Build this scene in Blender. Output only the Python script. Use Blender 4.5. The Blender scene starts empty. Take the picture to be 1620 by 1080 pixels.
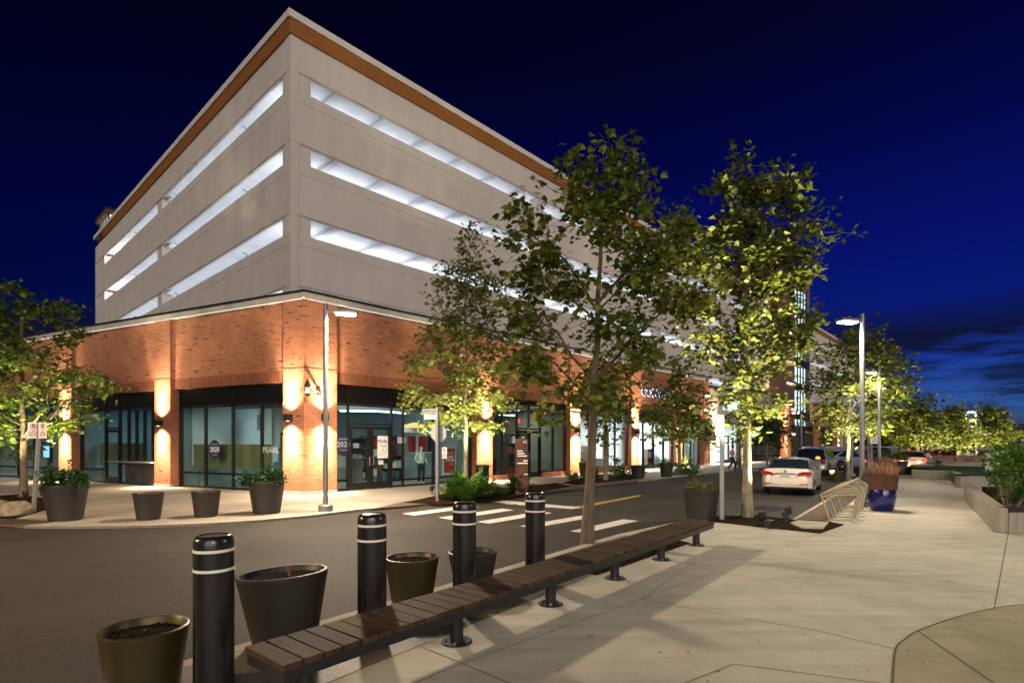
import bpy, bmesh, math, random
from mathutils import Vector, Matrix
R = math.radians
scene = bpy.context.scene
COL = scene.collection
rnd = random.Random(7)

# ------------------------------------------------------------------ camera, sky, exposure
CAMH = 1.95            # metres above the plaza
FPX, CX, HY = 860.0, 810.0, 699.0     # focal length, centre column and horizon row of the 1620x1080 photograph
cam_d = bpy.data.cameras.new('camera')
cam = bpy.data.objects.new('camera', cam_d); COL.objects.link(cam)
cam.location = (0, 0, CAMH); cam.rotation_euler = (R(90), 0, 0)
cam_d.sensor_width = 36.0; cam_d.lens = FPX/1620*36
cam_d.shift_y = (HY-540)/1620
cam_d.clip_start = 0.05; cam_d.clip_end = 3000
scene.camera = cam
scene.view_settings.view_transform = 'Standard'; scene.view_settings.look = 'None'
scene.view_settings.exposure = 0; scene.view_settings.gamma = 1
scene.cycles.use_denoising = True
scene.cycles.max_bounces = 6; scene.cycles.diffuse_bounces = 3; scene.cycles.transparent_max_bounces = 12
scene.cycles.sample_clamp_indirect = 4; scene.cycles.caustics_reflective = False; scene.cycles.caustics_refractive = False

w = bpy.data.worlds.new('World'); scene.world = w; w.use_nodes = True
nt = w.node_tree; nt.nodes.clear()
def N(t, **k):
    n = nt.nodes.new(t)
    for a, b in k.items(): setattr(n, a, b)
    return n
def LK(a, b): nt.links.new(a, b)
out = N('ShaderNodeOutputWorld'); bg = N('ShaderNodeBackground'); LK(bg.outputs[0], out.inputs[0])
tc = N('ShaderNodeTexCoord'); sep = N('ShaderNodeSeparateXYZ'); LK(tc.outputs['Generated'], sep.inputs[0])
ramp = N('ShaderNodeValToRGB'); LK(sep.outputs['Z'], ramp.inputs[0])       # elevation
e = ramp.color_ramp.elements
e[0].position = 0.0; e[0].color = (.060, .11, .22, 1)
e[1].position = 0.75; e[1].color = (.0010, .0010, .007, 1)
for p_, c_ in ((.05, (.030, .095, .32, 1)), (.12, (.010, .040, .30, 1)), (.17, (.003, .013, .18, 1)), (.27, (.0016, .0062, .150, 1)), (.42, (.0010, .0026, .066, 1)), (.56, (.0010, .0011, .022, 1))):
    q = e.new(p_); q.color = c_
dot = N('ShaderNodeVectorMath', operation='DOT_PRODUCT'); LK(tc.outputs['Generated'], dot.inputs[0])
dot.inputs[1].default_value = (.90, .43, 0)                                # the afterglow lies beyond the end of the street
gl = N('ShaderNodeMapRange'); LK(dot.outputs['Value'], gl.inputs[0])
gl.inputs[1].default_value = -.35; gl.inputs[2].default_value = .85; gl.inputs[3].default_value = .26; gl.inputs[4].default_value = 1.0
mp = N('ShaderNodeMapping'); LK(tc.outputs['Generated'], mp.inputs[0]); mp.inputs['Scale'].default_value = (2.2, 2.2, 15.0); mp.inputs['Location'].default_value = (.3, 1.7, .45)
no = N('ShaderNodeTexNoise'); LK(mp.outputs[0], no.inputs['Vector']); no.inputs['Scale'].default_value = 1.7; no.inputs['Detail'].default_value = 9; no.inputs['Roughness'].default_value = .62
bump_ = N('ShaderNodeValToRGB'); LK(sep.outputs['Z'], bump_.inputs[0]); q_ = bump_.color_ramp.elements      # one long bank of cloud above the roofs
q_[0].position = .135; q_[0].color = (0, 0, 0, 1); q_[1].position = .205; q_[1].color = (0, 0, 0, 1); q = q_.new(.165); q.color = (.16, .16, .16, 1); q = q_.new(.185); q.color = (.14, .14, .14, 1)
nadd = N('ShaderNodeMath', operation='ADD'); LK(no.outputs[0], nadd.inputs[0]); LK(bump_.outputs[0], nadd.inputs[1])
cr = N('ShaderNodeValToRGB'); LK(nadd.outputs[0], cr.inputs[0]); cr.color_ramp.elements[0].position = .43; cr.color_ramp.elements[1].position = .53
band = N('ShaderNodeValToRGB'); LK(sep.outputs['Z'], band.inputs[0])       # clouds keep to the lower sky
b = band.color_ramp.elements; b[0].position = 0; b[0].color = (.7, .7, .7, 1); b[1].position = .215; b[1].color = (0, 0, 0, 1)
q = b.new(.155); q.color = (1, 1, 1, 1)
cm = N('ShaderNodeMath', operation='MULTIPLY'); LK(cr.outputs[0], cm.inputs[0]); LK(band.outputs[0], cm.inputs[1])
cm2 = N('ShaderNodeMath', operation='MULTIPLY'); LK(cm.outputs[0], cm2.inputs[0]); cm2.inputs[1].default_value = .93
mul = N('ShaderNodeMix', data_type='RGBA', blend_type='MULTIPLY'); mul.inputs[0].default_value = 1
LK(ramp.outputs[0], mul.inputs[6]); LK(gl.outputs[0], mul.inputs[7])
mx = N('ShaderNodeMix', data_type='RGBA'); LK(cm2.outputs[0], mx.inputs[0]); LK(mul.outputs[2], mx.inputs[6]); mx.inputs[7].default_value = (.0045, .006, .022, 1)
LK(mx.outputs[2], bg.inputs[0]); bg.inputs[1].default_value = 1.0

# very soft warm fill from behind the viewpoint, added to light the facades
sun_d = bpy.data.lights.new('sun', 'SUN'); sun_d.energy = 2.7; sun_d.angle = R(60); sun_d.color = (1.0, .90, .80)
sun = bpy.data.objects.new('sun', sun_d); COL.objects.link(sun)
sun.rotation_euler = Vector((-.12, .95, -.20)).to_track_quat('-Z', 'Y').to_euler()

# ------------------------------------------------------------------ measuring helpers
def g(px, py, z=0.0):
    Z = (CAMH-z)*FPX/(py-HY); return Vector(((px-CX)/FPX*Z, Z, z))
def at(px, py, Z):
    return Vector(((px-CX)/FPX*Z, Z, CAMH-(py-HY)*Z/FPX))
def depth(py, z=0.0): return (CAMH-z)*FPX/(py-HY)

# ------------------------------------------------------------------ materials
def new_mat(name):
    m = bpy.data.materials.new(name); m.use_nodes = True
    t = m.node_tree; t.nodes.clear()
    o = t.nodes.new('ShaderNodeOutputMaterial'); p = t.nodes.new('ShaderNodeBsdfPrincipled'); t.links.new(p.outputs[0], o.inputs[0])
    return m, t, p, o
def mat(name, c1, rough=.6, c2=None, scale=3.0, detail=6, metal=0.0, bump=0.0, bscale=None, stretch=(1, 1, 1), spec=.5, lo=.35, hi=.65, rough2=None, coat=0.0):
    m, t, p, o = new_mat(name)
    p.inputs['Base Color'].default_value = (*c1, 1); p.inputs['Roughness'].default_value = rough; p.inputs['Metallic'].default_value = metal
    p.inputs['Specular IOR Level'].default_value = spec; p.inputs['Coat Weight'].default_value = coat
    tcn = t.nodes.new('ShaderNodeTexCoord'); mpn = t.nodes.new('ShaderNodeMapping'); t.links.new(tcn.outputs['Object'], mpn.inputs[0]); mpn.inputs['Scale'].default_value = stretch
    if c2:
        n = t.nodes.new('ShaderNodeTexNoise'); n.inputs['Scale'].default_value = scale; n.inputs['Detail'].default_value = detail; n.inputs['Roughness'].default_value = .65
        t.links.new(mpn.outputs[0], n.inputs['Vector'])
        r = t.nodes.new('ShaderNodeValToRGB'); r.color_ramp.elements[0].position = lo; r.color_ramp.elements[1].position = hi
        r.color_ramp.elements[0].color = (*c1, 1); r.color_ramp.elements[1].color = (*c2, 1)
        t.links.new(n.outputs[0], r.inputs[0]); t.links.new(r.outputs[0], p.inputs['Base Color'])
        if rough2 is not None:
            mr = t.nodes.new('ShaderNodeMapRange'); t.links.new(n.outputs[0], mr.inputs[0]); mr.inputs[1].default_value = lo; mr.inputs[2].default_value = hi
            mr.inputs[3].default_value = rough; mr.inputs[4].default_value = rough2; t.links.new(mr.outputs[0], p.inputs['Roughness'])
    if bump:
        n2 = t.nodes.new('ShaderNodeTexNoise'); n2.inputs['Scale'].default_value = bscale or scale*6; n2.inputs['Detail'].default_value = 4
        t.links.new(mpn.outputs[0], n2.inputs['Vector'])
        bn = t.nodes.new('ShaderNodeBump'); bn.inputs['Strength'].default_value = bump; bn.inputs['Distance'].default_value = .02
        t.links.new(n2.outputs[0], bn.inputs['Height']); t.links.new(bn.outputs[0], p.inputs['Normal'])
    return m
def emit(name, c, s):
    m = bpy.data.materials.new(name); m.use_nodes = True; t = m.node_tree; t.nodes.clear()
    o = t.nodes.new('ShaderNodeOutputMaterial'); e = t.nodes.new('ShaderNodeEmission'); e.inputs[0].default_value = (*c, 1); e.inputs[1].default_value = s
    t.links.new(e.outputs[0], o.inputs[0]); return m
def glass(name, tint=(.8, .88, .9), refl=.12, rough=0.0):
    m = bpy.data.materials.new(name); m.use_nodes = True; t = m.node_tree; t.nodes.clear()
    o = t.nodes.new('ShaderNodeOutputMaterial'); tr = t.nodes.new('ShaderNodeBsdfTransparent'); gl_ = t.nodes.new('ShaderNodeBsdfGlossy')
    tr.inputs[0].default_value = (*tint, 1); gl_.inputs['Roughness'].default_value = rough; gl_.inputs[0].default_value = (.9, .95, .95, 1)
    f = t.nodes.new('ShaderNodeLayerWeight'); f.inputs[0].default_value = .5
    pw = t.nodes.new('ShaderNodeMath'); pw.operation = 'POWER'; pw.inputs[1].default_value = 5.0; t.links.new(f.outputs['Facing'], pw.inputs[0])
    a = t.nodes.new('ShaderNodeMath'); a.operation = 'ADD'; a.inputs[1].default_value = refl; a.use_clamp = True; t.links.new(pw.outputs[0], a.inputs[0])
    mx_ = t.nodes.new('ShaderNodeMixShader'); t.links.new(a.outputs[0], mx_.inputs[0]); t.links.new(tr.outputs[0], mx_.inputs[1]); t.links.new(gl_.outputs[0], mx_.inputs[2])
    t.links.new(mx_.outputs[0], o.inputs[0]); return m
def brick_mat(name, c1, c2, mortar, dark, bw=.245, rh=.075, vertical=False, mort=.009):
    m, t, p, o = new_mat(name)
    tcn = t.nodes.new('ShaderNodeTexCoord'); sp = t.nodes.new('ShaderNodeSeparateXYZ'); t.links.new(tcn.outputs['Object'], sp.inputs[0])
    ad = t.nodes.new('ShaderNodeMath'); ad.operation = 'ADD'; t.links.new(sp.outputs[0], ad.inputs[0]); t.links.new(sp.outputs[1], ad.inputs[1])
    cb = t.nodes.new('ShaderNodeCombineXYZ')
    a_, b_ = (cb.inputs[1], cb.inputs[0]) if vertical else (cb.inputs[0], cb.inputs[1])
    t.links.new(ad.outputs[0], a_); t.links.new(sp.outputs[2], b_)
    br = t.nodes.new('ShaderNodeTexBrick'); t.links.new(cb.outputs[0], br.inputs['Vector'])
    br.inputs['Scale'].default_value = 1.0; br.inputs['Brick Width'].default_value = bw; br.inputs['Row Height'].default_value = rh
    br.inputs['Mortar Size'].default_value = mort; br.inputs['Mortar Smooth'].default_value = .3; br.inputs['Bias'].default_value = -.1
    br.inputs['Color1'].default_value = (*c1, 1); br.inputs['Color2'].default_value = (*c2, 1); br.inputs['Mortar'].default_value = (*mortar, 1)
    mpn = t.nodes.new('ShaderNodeMapping'); t.links.new(cb.outputs[0], mpn.inputs[0]); mpn.inputs['Scale'].default_value = (1/bw*.55, 1/rh*.9, 1)
    n = t.nodes.new('ShaderNodeTexNoise'); n.inputs['Scale'].default_value = .9; n.inputs['Detail'].default_value = 2; t.links.new(mpn.outputs[0], n.inputs['Vector'])
    r = t.nodes.new('ShaderNodeValToRGB'); r.color_ramp.elements[0].position = .62; r.color_ramp.elements[1].position = .70; t.links.new(n.outputs[0], r.inputs[0])
    n3 = t.nodes.new('ShaderNodeTexNoise'); n3.inputs['Scale'].default_value = .5; n3.inputs['Detail'].default_value = 5; t.links.new(tcn.outputs['Object'], n3.inputs['Vector'])
    r3 = t.nodes.new('ShaderNodeMapRange'); t.links.new(n3.outputs[0], r3.inputs[0]); r3.inputs[1].default_value = .3; r3.inputs[2].default_value = .7; r3.inputs[3].default_value = .72; r3.inputs[4].default_value = 1.12
    ml = t.nodes.new('ShaderNodeMix'); ml.data_type = 'RGBA'; ml.blend_type = 'MULTIPLY'; ml.inputs[0].default_value = 1; t.links.new(br.outputs[0], ml.inputs[6]); t.links.new(r3.outputs[0], ml.inputs[7])
    mxn = t.nodes.new('ShaderNodeMix'); mxn.data_type = 'RGBA'; t.links.new(r.outputs[0], mxn.inputs[0]); t.links.new(ml.outputs[2], mxn.inputs[6]); mxn.inputs[7].default_value = (*dark, 1)
    t.links.new(mxn.outputs[2], p.inputs['Base Color']); p.inputs['Roughness'].default_value = .85
    bn = t.nodes.new('ShaderNodeBump'); bn.inputs['Strength'].default_value = .5; bn.inputs['Distance'].default_value = .012; bn.invert = True
    t.links.new(br.outputs['Fac'], bn.inputs['Height']); t.links.new(bn.outputs[0], p.inputs['Normal'])
    return m
def leaf_mat(name, dark, mid, light, trans=.35):
    m, t, p, o = new_mat(name)
    gi = t.nodes.new('ShaderNodeNewGeometry'); r = t.nodes.new('ShaderNodeValToRGB'); t.links.new(gi.outputs['Random Per Island'], r.inputs[0])
    e = r.color_ramp.elements; e[0].color = (*dark, 1); e[1].color = (*light, 1); q = e.new(.6); q.color = (*mid, 1)
    t.links.new(r.outputs[0], p.inputs['Base Color']); p.inputs['Roughness'].default_value = .5; p.inputs['Specular IOR Level'].default_value = .35
    tl = t.nodes.new('ShaderNodeBsdfTranslucent'); t.links.new(r.outputs[0], tl.inputs[0])
    mxs = t.nodes.new('ShaderNodeMixShader'); mxs.inputs[0].default_value = trans; t.links.new(p.outputs[0], mxs.inputs[1]); t.links.new(tl.outputs[0], mxs.inputs[2])
    t.links.new(mxs.outputs[0], o.inputs[0]); return m
def ground_mat(name, c1, c2, c3, speck, scale=.35, rough=.8, bump=.15, grain=90):
    """concrete or asphalt: broad stains, fine grain"""
    m, t, p, o = new_mat(name)
    tcn = t.nodes.new('ShaderNodeTexCoord')
    n = t.nodes.new('ShaderNodeTexNoise'); n.inputs['Scale'].default_value = scale; n.inputs['Detail'].default_value = 9; n.inputs['Roughness'].default_value = .62; n.inputs['Distortion'].default_value = .4
    t.links.new(tcn.outputs['Object'], n.inputs['Vector'])
    r = t.nodes.new('ShaderNodeValToRGB'); t.links.new(n.outputs[0], r.inputs[0]); e = r.color_ramp.elements
    e[0].position = .33; e[0].color = (*c1, 1); e[1].position = .68; e[1].color = (*c3, 1); q = e.new(.5); q.color = (*c2, 1)
    f = t.nodes.new('ShaderNodeTexNoise'); f.inputs['Scale'].default_value = grain; f.inputs['Detail'].default_value = 3; t.links.new(tcn.outputs['Object'], f.inputs['Vector'])
    fr = t.nodes.new('ShaderNodeMapRange'); t.links.new(f.outputs[0], fr.inputs[0]); fr.inputs[1].default_value = .3; fr.inputs[2].default_value = .7; fr.inputs[3].default_value = 1-speck; fr.inputs[4].default_value = 1+speck
    # brushed / tyre streaks
    mpn = t.nodes.new('ShaderNodeMapping'); t.links.new(tcn.outputs['Object'], mpn.inputs[0]); mpn.inputs['Rotation'].default_value = (0, 0, R(-52)); mpn.inputs['Scale'].default_value = (.5, 5, 1)
    s = t.nodes.new('ShaderNodeTexNoise'); s.inputs['Scale'].default_value = 1.1; s.inputs['Detail'].default_value = 5; t.links.new(mpn.outputs[0], s.inputs['Vector'])
    sr = t.nodes.new('ShaderNodeMapRange'); t.links.new(s.outputs[0], sr.inputs[0]); sr.inputs[1].default_value = .35; sr.inputs[2].default_value = .65; sr.inputs[3].default_value = .90; sr.inputs[4].default_value = 1.07
    bl = t.nodes.new('ShaderNodeTexNoise'); bl.inputs['Scale'].default_value = 2.6; bl.inputs['Detail'].default_value = 10; bl.inputs['Roughness'].default_value = .72; t.links.new(tcn.outputs['Object'], bl.inputs['Vector'])
    blr = t.nodes.new('ShaderNodeMapRange'); t.links.new(bl.outputs[0], blr.inputs[0]); blr.inputs[1].default_value = .32; blr.inputs[2].default_value = .68; blr.inputs[3].default_value = .89; blr.inputs[4].default_value = 1.07
    vo = t.nodes.new('ShaderNodeTexVoronoi'); vo.inputs['Scale'].default_value = 1.7; t.links.new(tcn.outputs['Object'], vo.inputs['Vector'])
    vr = t.nodes.new('ShaderNodeMapRange'); t.links.new(vo.outputs['Distance'], vr.inputs[0]); vr.inputs[1].default_value = .03; vr.inputs[2].default_value = .09; vr.inputs[3].default_value = .72; vr.inputs[4].default_value = 1.0
    a0 = t.nodes.new('ShaderNodeMath'); a0.operation = 'MULTIPLY'; t.links.new(blr.outputs[0], a0.inputs[0]); t.links.new(vr.outputs[0], a0.inputs[1])
    a1 = t.nodes.new('ShaderNodeMath'); a1.operation = 'MULTIPLY'; t.links.new(fr.outputs[0], a1.inputs[0]); t.links.new(sr.outputs[0], a1.inputs[1])
    a = t.nodes.new('ShaderNodeMath'); a.operation = 'MULTIPLY'; t.links.new(a0.outputs[0], a.inputs[0]); t.links.new(a1.outputs[0], a.inputs[1])
    ml = t.nodes.new('ShaderNodeMix'); ml.data_type = 'RGBA'; ml.blend_type = 'MULTIPLY'; ml.inputs[0].default_value = 1; t.links.new(r.outputs[0], ml.inputs[6]); t.links.new(a.outputs[0], ml.inputs[7])
    t.links.new(ml.outputs[2], p.inputs['Base Color']); p.inputs['Roughness'].default_value = rough; p.inputs['Specular IOR Level'].default_value = .35
    bn = t.nodes.new('ShaderNodeBump'); bn.inputs['Strength'].default_value = bump; bn.inputs['Distance'].default_value = .01; t.links.new(f.outputs[0], bn.inputs['Height']); t.links.new(bn.outputs[0], p.inputs['Normal'])
    return m

M = {}
M['plaza'] = ground_mat('plaza concrete', (.36, .335, .28), (.44, .415, .35), (.50, .475, .41), .2, .45)
M['plaza_disc'] = ground_mat('tinted concrete', (.25, .22, .14), (.31, .275, .185), (.36, .32, .23), .12, .5)
M['walk'] = ground_mat('sidewalk concrete', (.26, .22, .18), (.33, .29, .235), (.40, .355, .30), .1, .4)
M['asphalt'] = ground_mat('asphalt', (.023, .020, .0165), (.035, .0305, .0255), (.053, .046, .039), .55, .3, .75, .6, 38)
M['aggregate'] = ground_mat('exposed aggregate', (.10, .088, .07), (.15, .13, .105), (.19, .17, .14), .4, .8, .55, .4, 70)
M['joint'] = mat('joint', (.10, .085, .062), .9)
M['kerb'] = mat('kerb concrete', (.42, .38, .32), .85, (.30, .27, .22), 2.0, bump=.2)
M['paint'] = mat('road paint', (.62, .58, .52), .7, (.40, .37, .33), 5.0, lo=.45, hi=.75)
M['paint_yellow'] = mat('yellow road paint', (.55, .36, .06), .7, (.38, .25, .06), 5.0)
M['paver'] = brick_mat('red pavers', (.16, .055, .04), (.11, .04, .032), (.09, .06, .05), (.08, .035, .03), .2, .1)
M['mulch'] = mat('mulch', (.006, .0036, .002), .95, (.036, .020, .010), 18, 8, spec=.05, bump=1.0, bscale=40)
M['brick'] = brick_mat('red brick', (.41, .126, .050), (.275, .080, .033), (.42, .25, .15), (.055, .024, .019))
M['soldier'] = brick_mat('soldier brick', (.33, .098, .038), (.22, .062, .026), (.18, .09, .05), (.07, .03, .025), .33, .09, True)
M['dark_brick'] = brick_mat('dark glazed brick', (.035, .033, .036), (.06, .055, .06), (.016, .015, .016), (.14, .13, .14), .2, .07)
M['tower_brick'] = brick_mat('brown brick', (.15, .06, .035), (.10, .042, .028), (.12, .08, .06), (.05, .03, .02))
M['coping'] = mat('stone coping', (.42, .38, .33), .8, (.34, .31, .27), 1.5)
M['roof_edge'] = mat('black roof edge', (.012, .011, .011), .5)
M['precast'] = mat('precast concrete', (.49, .43, .385), .85, (.60, .535, .48), .9, 10, bump=.12, bscale=60, stretch=(1, 1, .22), lo=.28, hi=.72)
M['precast_in'] = mat('white painted concrete', (.70, .71, .74), .8, (.60, .61, .64), 1.2)
M['fascia'] = mat('brown wood fascia', (.30, .115, .022), .6, (.22, .080, .016), 2.0, stretch=(.3, .3, 8))
M['parapet'] = mat('pale parapet', (.62, .56, .50), .8, (.55, .50, .45), .8)
M['stucco'] = mat('beige stucco', (.40, .33, .27), .85, (.35, .29, .24), 1.0)
M['frame'] = mat('black aluminium', (.018, .017, .017), .35, metal=.3)
M['louvre'] = mat('dark louvre', (.020, .017, .015), .5, metal=.3)
M['glass'] = glass('shop glass', (.84, .93, .93), .05)
M['glass_dim'] = glass('tinted shop glass', (.55, .62, .62), .10)
M['metal'] = mat('galvanised steel', (.24, .24, .25), .45, (.19, .19, .20), 4.0, metal=.4)
M['white_metal'] = mat('pale painted steel', (.27, .27, .26), .4)
M['sign_white'] = mat('sign white', (.72, .70, .66), .5)
M['black_paint'] = mat('black gloss plastic', (.008, .008, .009), .26, (.012, .012, .013), 3.0)
M['dark_steel'] = mat('dark powder coated steel', (.014, .016, .020), .35, metal=.2)
M['stripe'] = mat('reflective stripe', (.70, .66, .58), .5)
M['planter'] = mat('charcoal planter', (.017, .0145, .0125), .5, (.026, .0215, .018), 1.5, stretch=(1, 1, .3))
M['planter_bronze'] = mat('bronze planter', (.050, .040, .016), .42, (.075, .060, .024), 1.2, stretch=(1, 1, .3), metal=.55)
M['soil'] = mat('potting soil', (.006, .004, .0025), .95, (.030, .018, .010), 38, 4, spec=.05, bump=1.0, bscale=60, lo=.5, hi=.75)
M['wood'] = mat('weathered hardwood', (.150, .088, .052), .6, (.082, .046, .027), 2.2, 8, bump=.15, stretch=(1, 14, 1))
M['bark_dark'] = mat('brown bark', (.075, .052, .033), .9, (.15, .11, .07), 9, 6, bump=.8, stretch=(1, 1, .35))
M['bark_pale'] = mat('mottled bark', (.30, .26, .17), .85, (.12, .095, .055), 7, 5, bump=.5, stretch=(1, 1, .5))
M['leaf_a'] = leaf_mat('sycamore leaves', (.060, .098, .011), (.150, .190, .019), (.28, .29, .042))
M['leaf_b'] = leaf_mat('fresh maple leaves', (.035, .075, .007), (.09, .14, .010), (.18, .21, .025))
M['leaf_c'] = leaf_mat('lime plane leaves', (.055, .085, .011), (.135, .165, .021), (.25, .25, .045))
M['leaf_shrub'] = leaf_mat('shrub leaves', (.022, .070, .008), (.060, .15, .018), (.13, .24, .03))
M['leaf_blue'] = leaf_mat('pine needles', (.012, .040, .010), (.028, .075, .018), (.05, .12, .028))
M['grass_red'] = leaf_mat('red fountain grass', (.20, .09, .05), (.30, .16, .09), (.42, .28, .17))
M['lawn'] = leaf_mat('lawn grass', (.03, .07, .01), (.05, .12, .015), (.08, .16, .02))
M['rock'] = mat('granite boulder', (.30, .24, .16), .9, (.13, .10, .065), 4, 8, bump=.8, bscale=14)
M['blue_glaze'] = mat('blue glaze', (.004, .008, .13), .10, (.003, .006, .08), 3, coat=.6)
M['rust'] = mat('rusted steel', (.105, .038, .016), .75, (.052, .018, .008), 4, 7, stretch=(1, 1, .4))
M['rack_yellow'] = mat('yellow painted steel', (.42, .27, .085), .5)
M['rack_blue'] = mat('grey blue painted steel', (.14, .24, .30), .45)
M['board_concrete'] = mat('board marked concrete', (.30, .265, .22), .85, (.21, .185, .15), 2.5, 7, bump=.3, stretch=(4, 4, .4))
M['interior_cool'] = mat('pale blue grey plaster', (.27, .34, .35), .8, (.21, .27, .28), .6)
M['interior_warm'] = mat('sage plaster', (.21, .21, .17), .8, (.16, .16, .13), .7)
M['kraft'] = mat('olive kraft panel', (.23, .20, .085), .85, (.18, .155, .065), .8)
M['interior_dark'] = mat('dark interior', (.07, .065, .06), .8, (.045, .04, .04), .8)
M['interior_white'] = mat('white interior', (.75, .75, .74), .8)
M['floor_in'] = mat('shop floor', (.30, .29, .27), .45, (.24, .23, .21), .8)
M['red'] = mat('red poster', (.45, .025, .02), .6)
M['blue_ink'] = mat('dark blue ink', (.01, .015, .06), .5)
M['black_ink'] = mat('black ink', (.01, .01, .01), .5)
M['red_ink'] = mat('red ink', (.50, .02, .02), .5)
M['white_ink'] = mat('white vinyl', (.75, .74, .72), .5)
M['grey_ink'] = mat('frosted vinyl', (.38, .42, .40), .6)
M['car_white'] = mat('white car paint', (.62, .57, .49), .22, coat=.8)
M['car_silver'] = mat('silver car paint', (.42, .46, .54), .22, metal=.4, coat=.8)
M['car_dark'] = mat('dark car paint', (.02, .022, .026), .22, coat=.8)
M['car_red'] = mat('dark red car paint', (.10, .012, .015), .25, coat=.8)
M['car_glass'] = mat('car glass', (.012, .022, .035), .03, spec=1.0)
M['rubber'] = mat('tyre rubber', (.012, .012, .012), .8)
M['rim'] = mat('alloy rim', (.50, .48, .45), .3, metal=.9)
M['tail_red'] = mat('red lamp lens', (.42, .012, .012), .15)
M['skin'] = mat('skin', (.45, .27, .19), .55)
M['pink_cloth'] = mat('pink cloth', (.62, .16, .26), .8)
M['dark_cloth'] = mat('dark denim', (.02, .022, .035), .85)
M['white_cloth'] = mat('white cloth', (.70, .69, .66), .85)
M['hair'] = mat('dark hair', (.02, .013, .009), .6)
M['bench_red'] = mat('red brown timber', (.16, .05, .03), .6)
M['far_dark'] = mat('unlit facade', (.012, .012, .016), .9)
M['far_grey'] = mat('grey concrete barrier', (.17, .18, .20), .85, (.12, .125, .14), .4)
M['awning'] = mat('black awning cloth', (.006, .006, .007), .9)
M['hill'] = mat('far dark ridge', (.010, .013, .012), 1.0)
E_LAMP = emit('lamp lens', (1.0, .93, .80), 60)
E_SCONCE = emit('wall lamp lens', (1.0, .80, .58), 6)
E_LED = emit('led strip', (1.0, .92, .80), .95)
E_TUBE = emit('white luminaire', (.92, .96, 1.0), 6)
E_PANEL = emit('ceiling panel', (.85, .95, 1.0), 3.0)
E_WARM = emit('warm lamp shade', (1.0, .62, .18), 1.6)
E_HALO = emit('white sign light', (.88, .93, 1.0), 1.6)
E_BLUE = emit('blue white sign light', (.35, .55, 1.0), 3.0)
E_REDSTRIP = emit('pink light bar', (1.0, .50, .45), 3.5)
E_EXIT = emit('red exit sign', (1.0, .05, .03), 2.5)
E_TAIL = emit('lit red tail lamp', (1.0, .06, .02), 2.6)
E_TAILSOFT = emit('brake lamp', (1.0, .05, .02), 2.2)
E_REV = emit('reverse lamp', (1.0, .80, .62), 5)
E_AMBER = emit('amber lamp', (1.0, .34, .05), 2.6)
E_UP = emit('up light lens', (1.0, .90, .65), 18)
E_STAIR = emit('glowing stair hall', (.95, 1.0, .96), 2.6)
E_SCREEN = emit('lit screen', (.30, .62, 1.0), 2.0)
E_STORE = emit('glowing shop white', (.92, .95, 1.0), 1.9)

# ------------------------------------------------------------------ object helpers
def tag(o, label=None, cat=None, group=None, kind=None):
    if label: o['label'] = label
    if cat: o['category'] = cat
    if group: o['group'] = group
    if kind: o['kind'] = kind
    return o
def thing(name, label, cat, loc=(0, 0, 0), rz=0.0, group=None):
    o = bpy.data.objects.new(name, None); COL.objects.link(o); o.location = loc; o.rotation_euler = (0, 0, rz)
    o.empty_display_size = .2
    return tag(o, label, cat, group)
def copy_thing(o, loc, rz=None, label=None, group=None, scale=None):
    c = o.copy(); COL.objects.link(c); c.location = loc
    if rz is not None: c.rotation_euler = (0, 0, rz)
    if scale: c.scale = (scale,)*3
    if label: c['label'] = label
    if group: c['group'] = group
    for ch in list(o.children):
        d = ch.copy(); COL.objects.link(d); d.parent = c
        for g2 in list(ch.children):
            e2 = g2.copy(); COL.objects.link(e2); e2.parent = d
    return c
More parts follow.
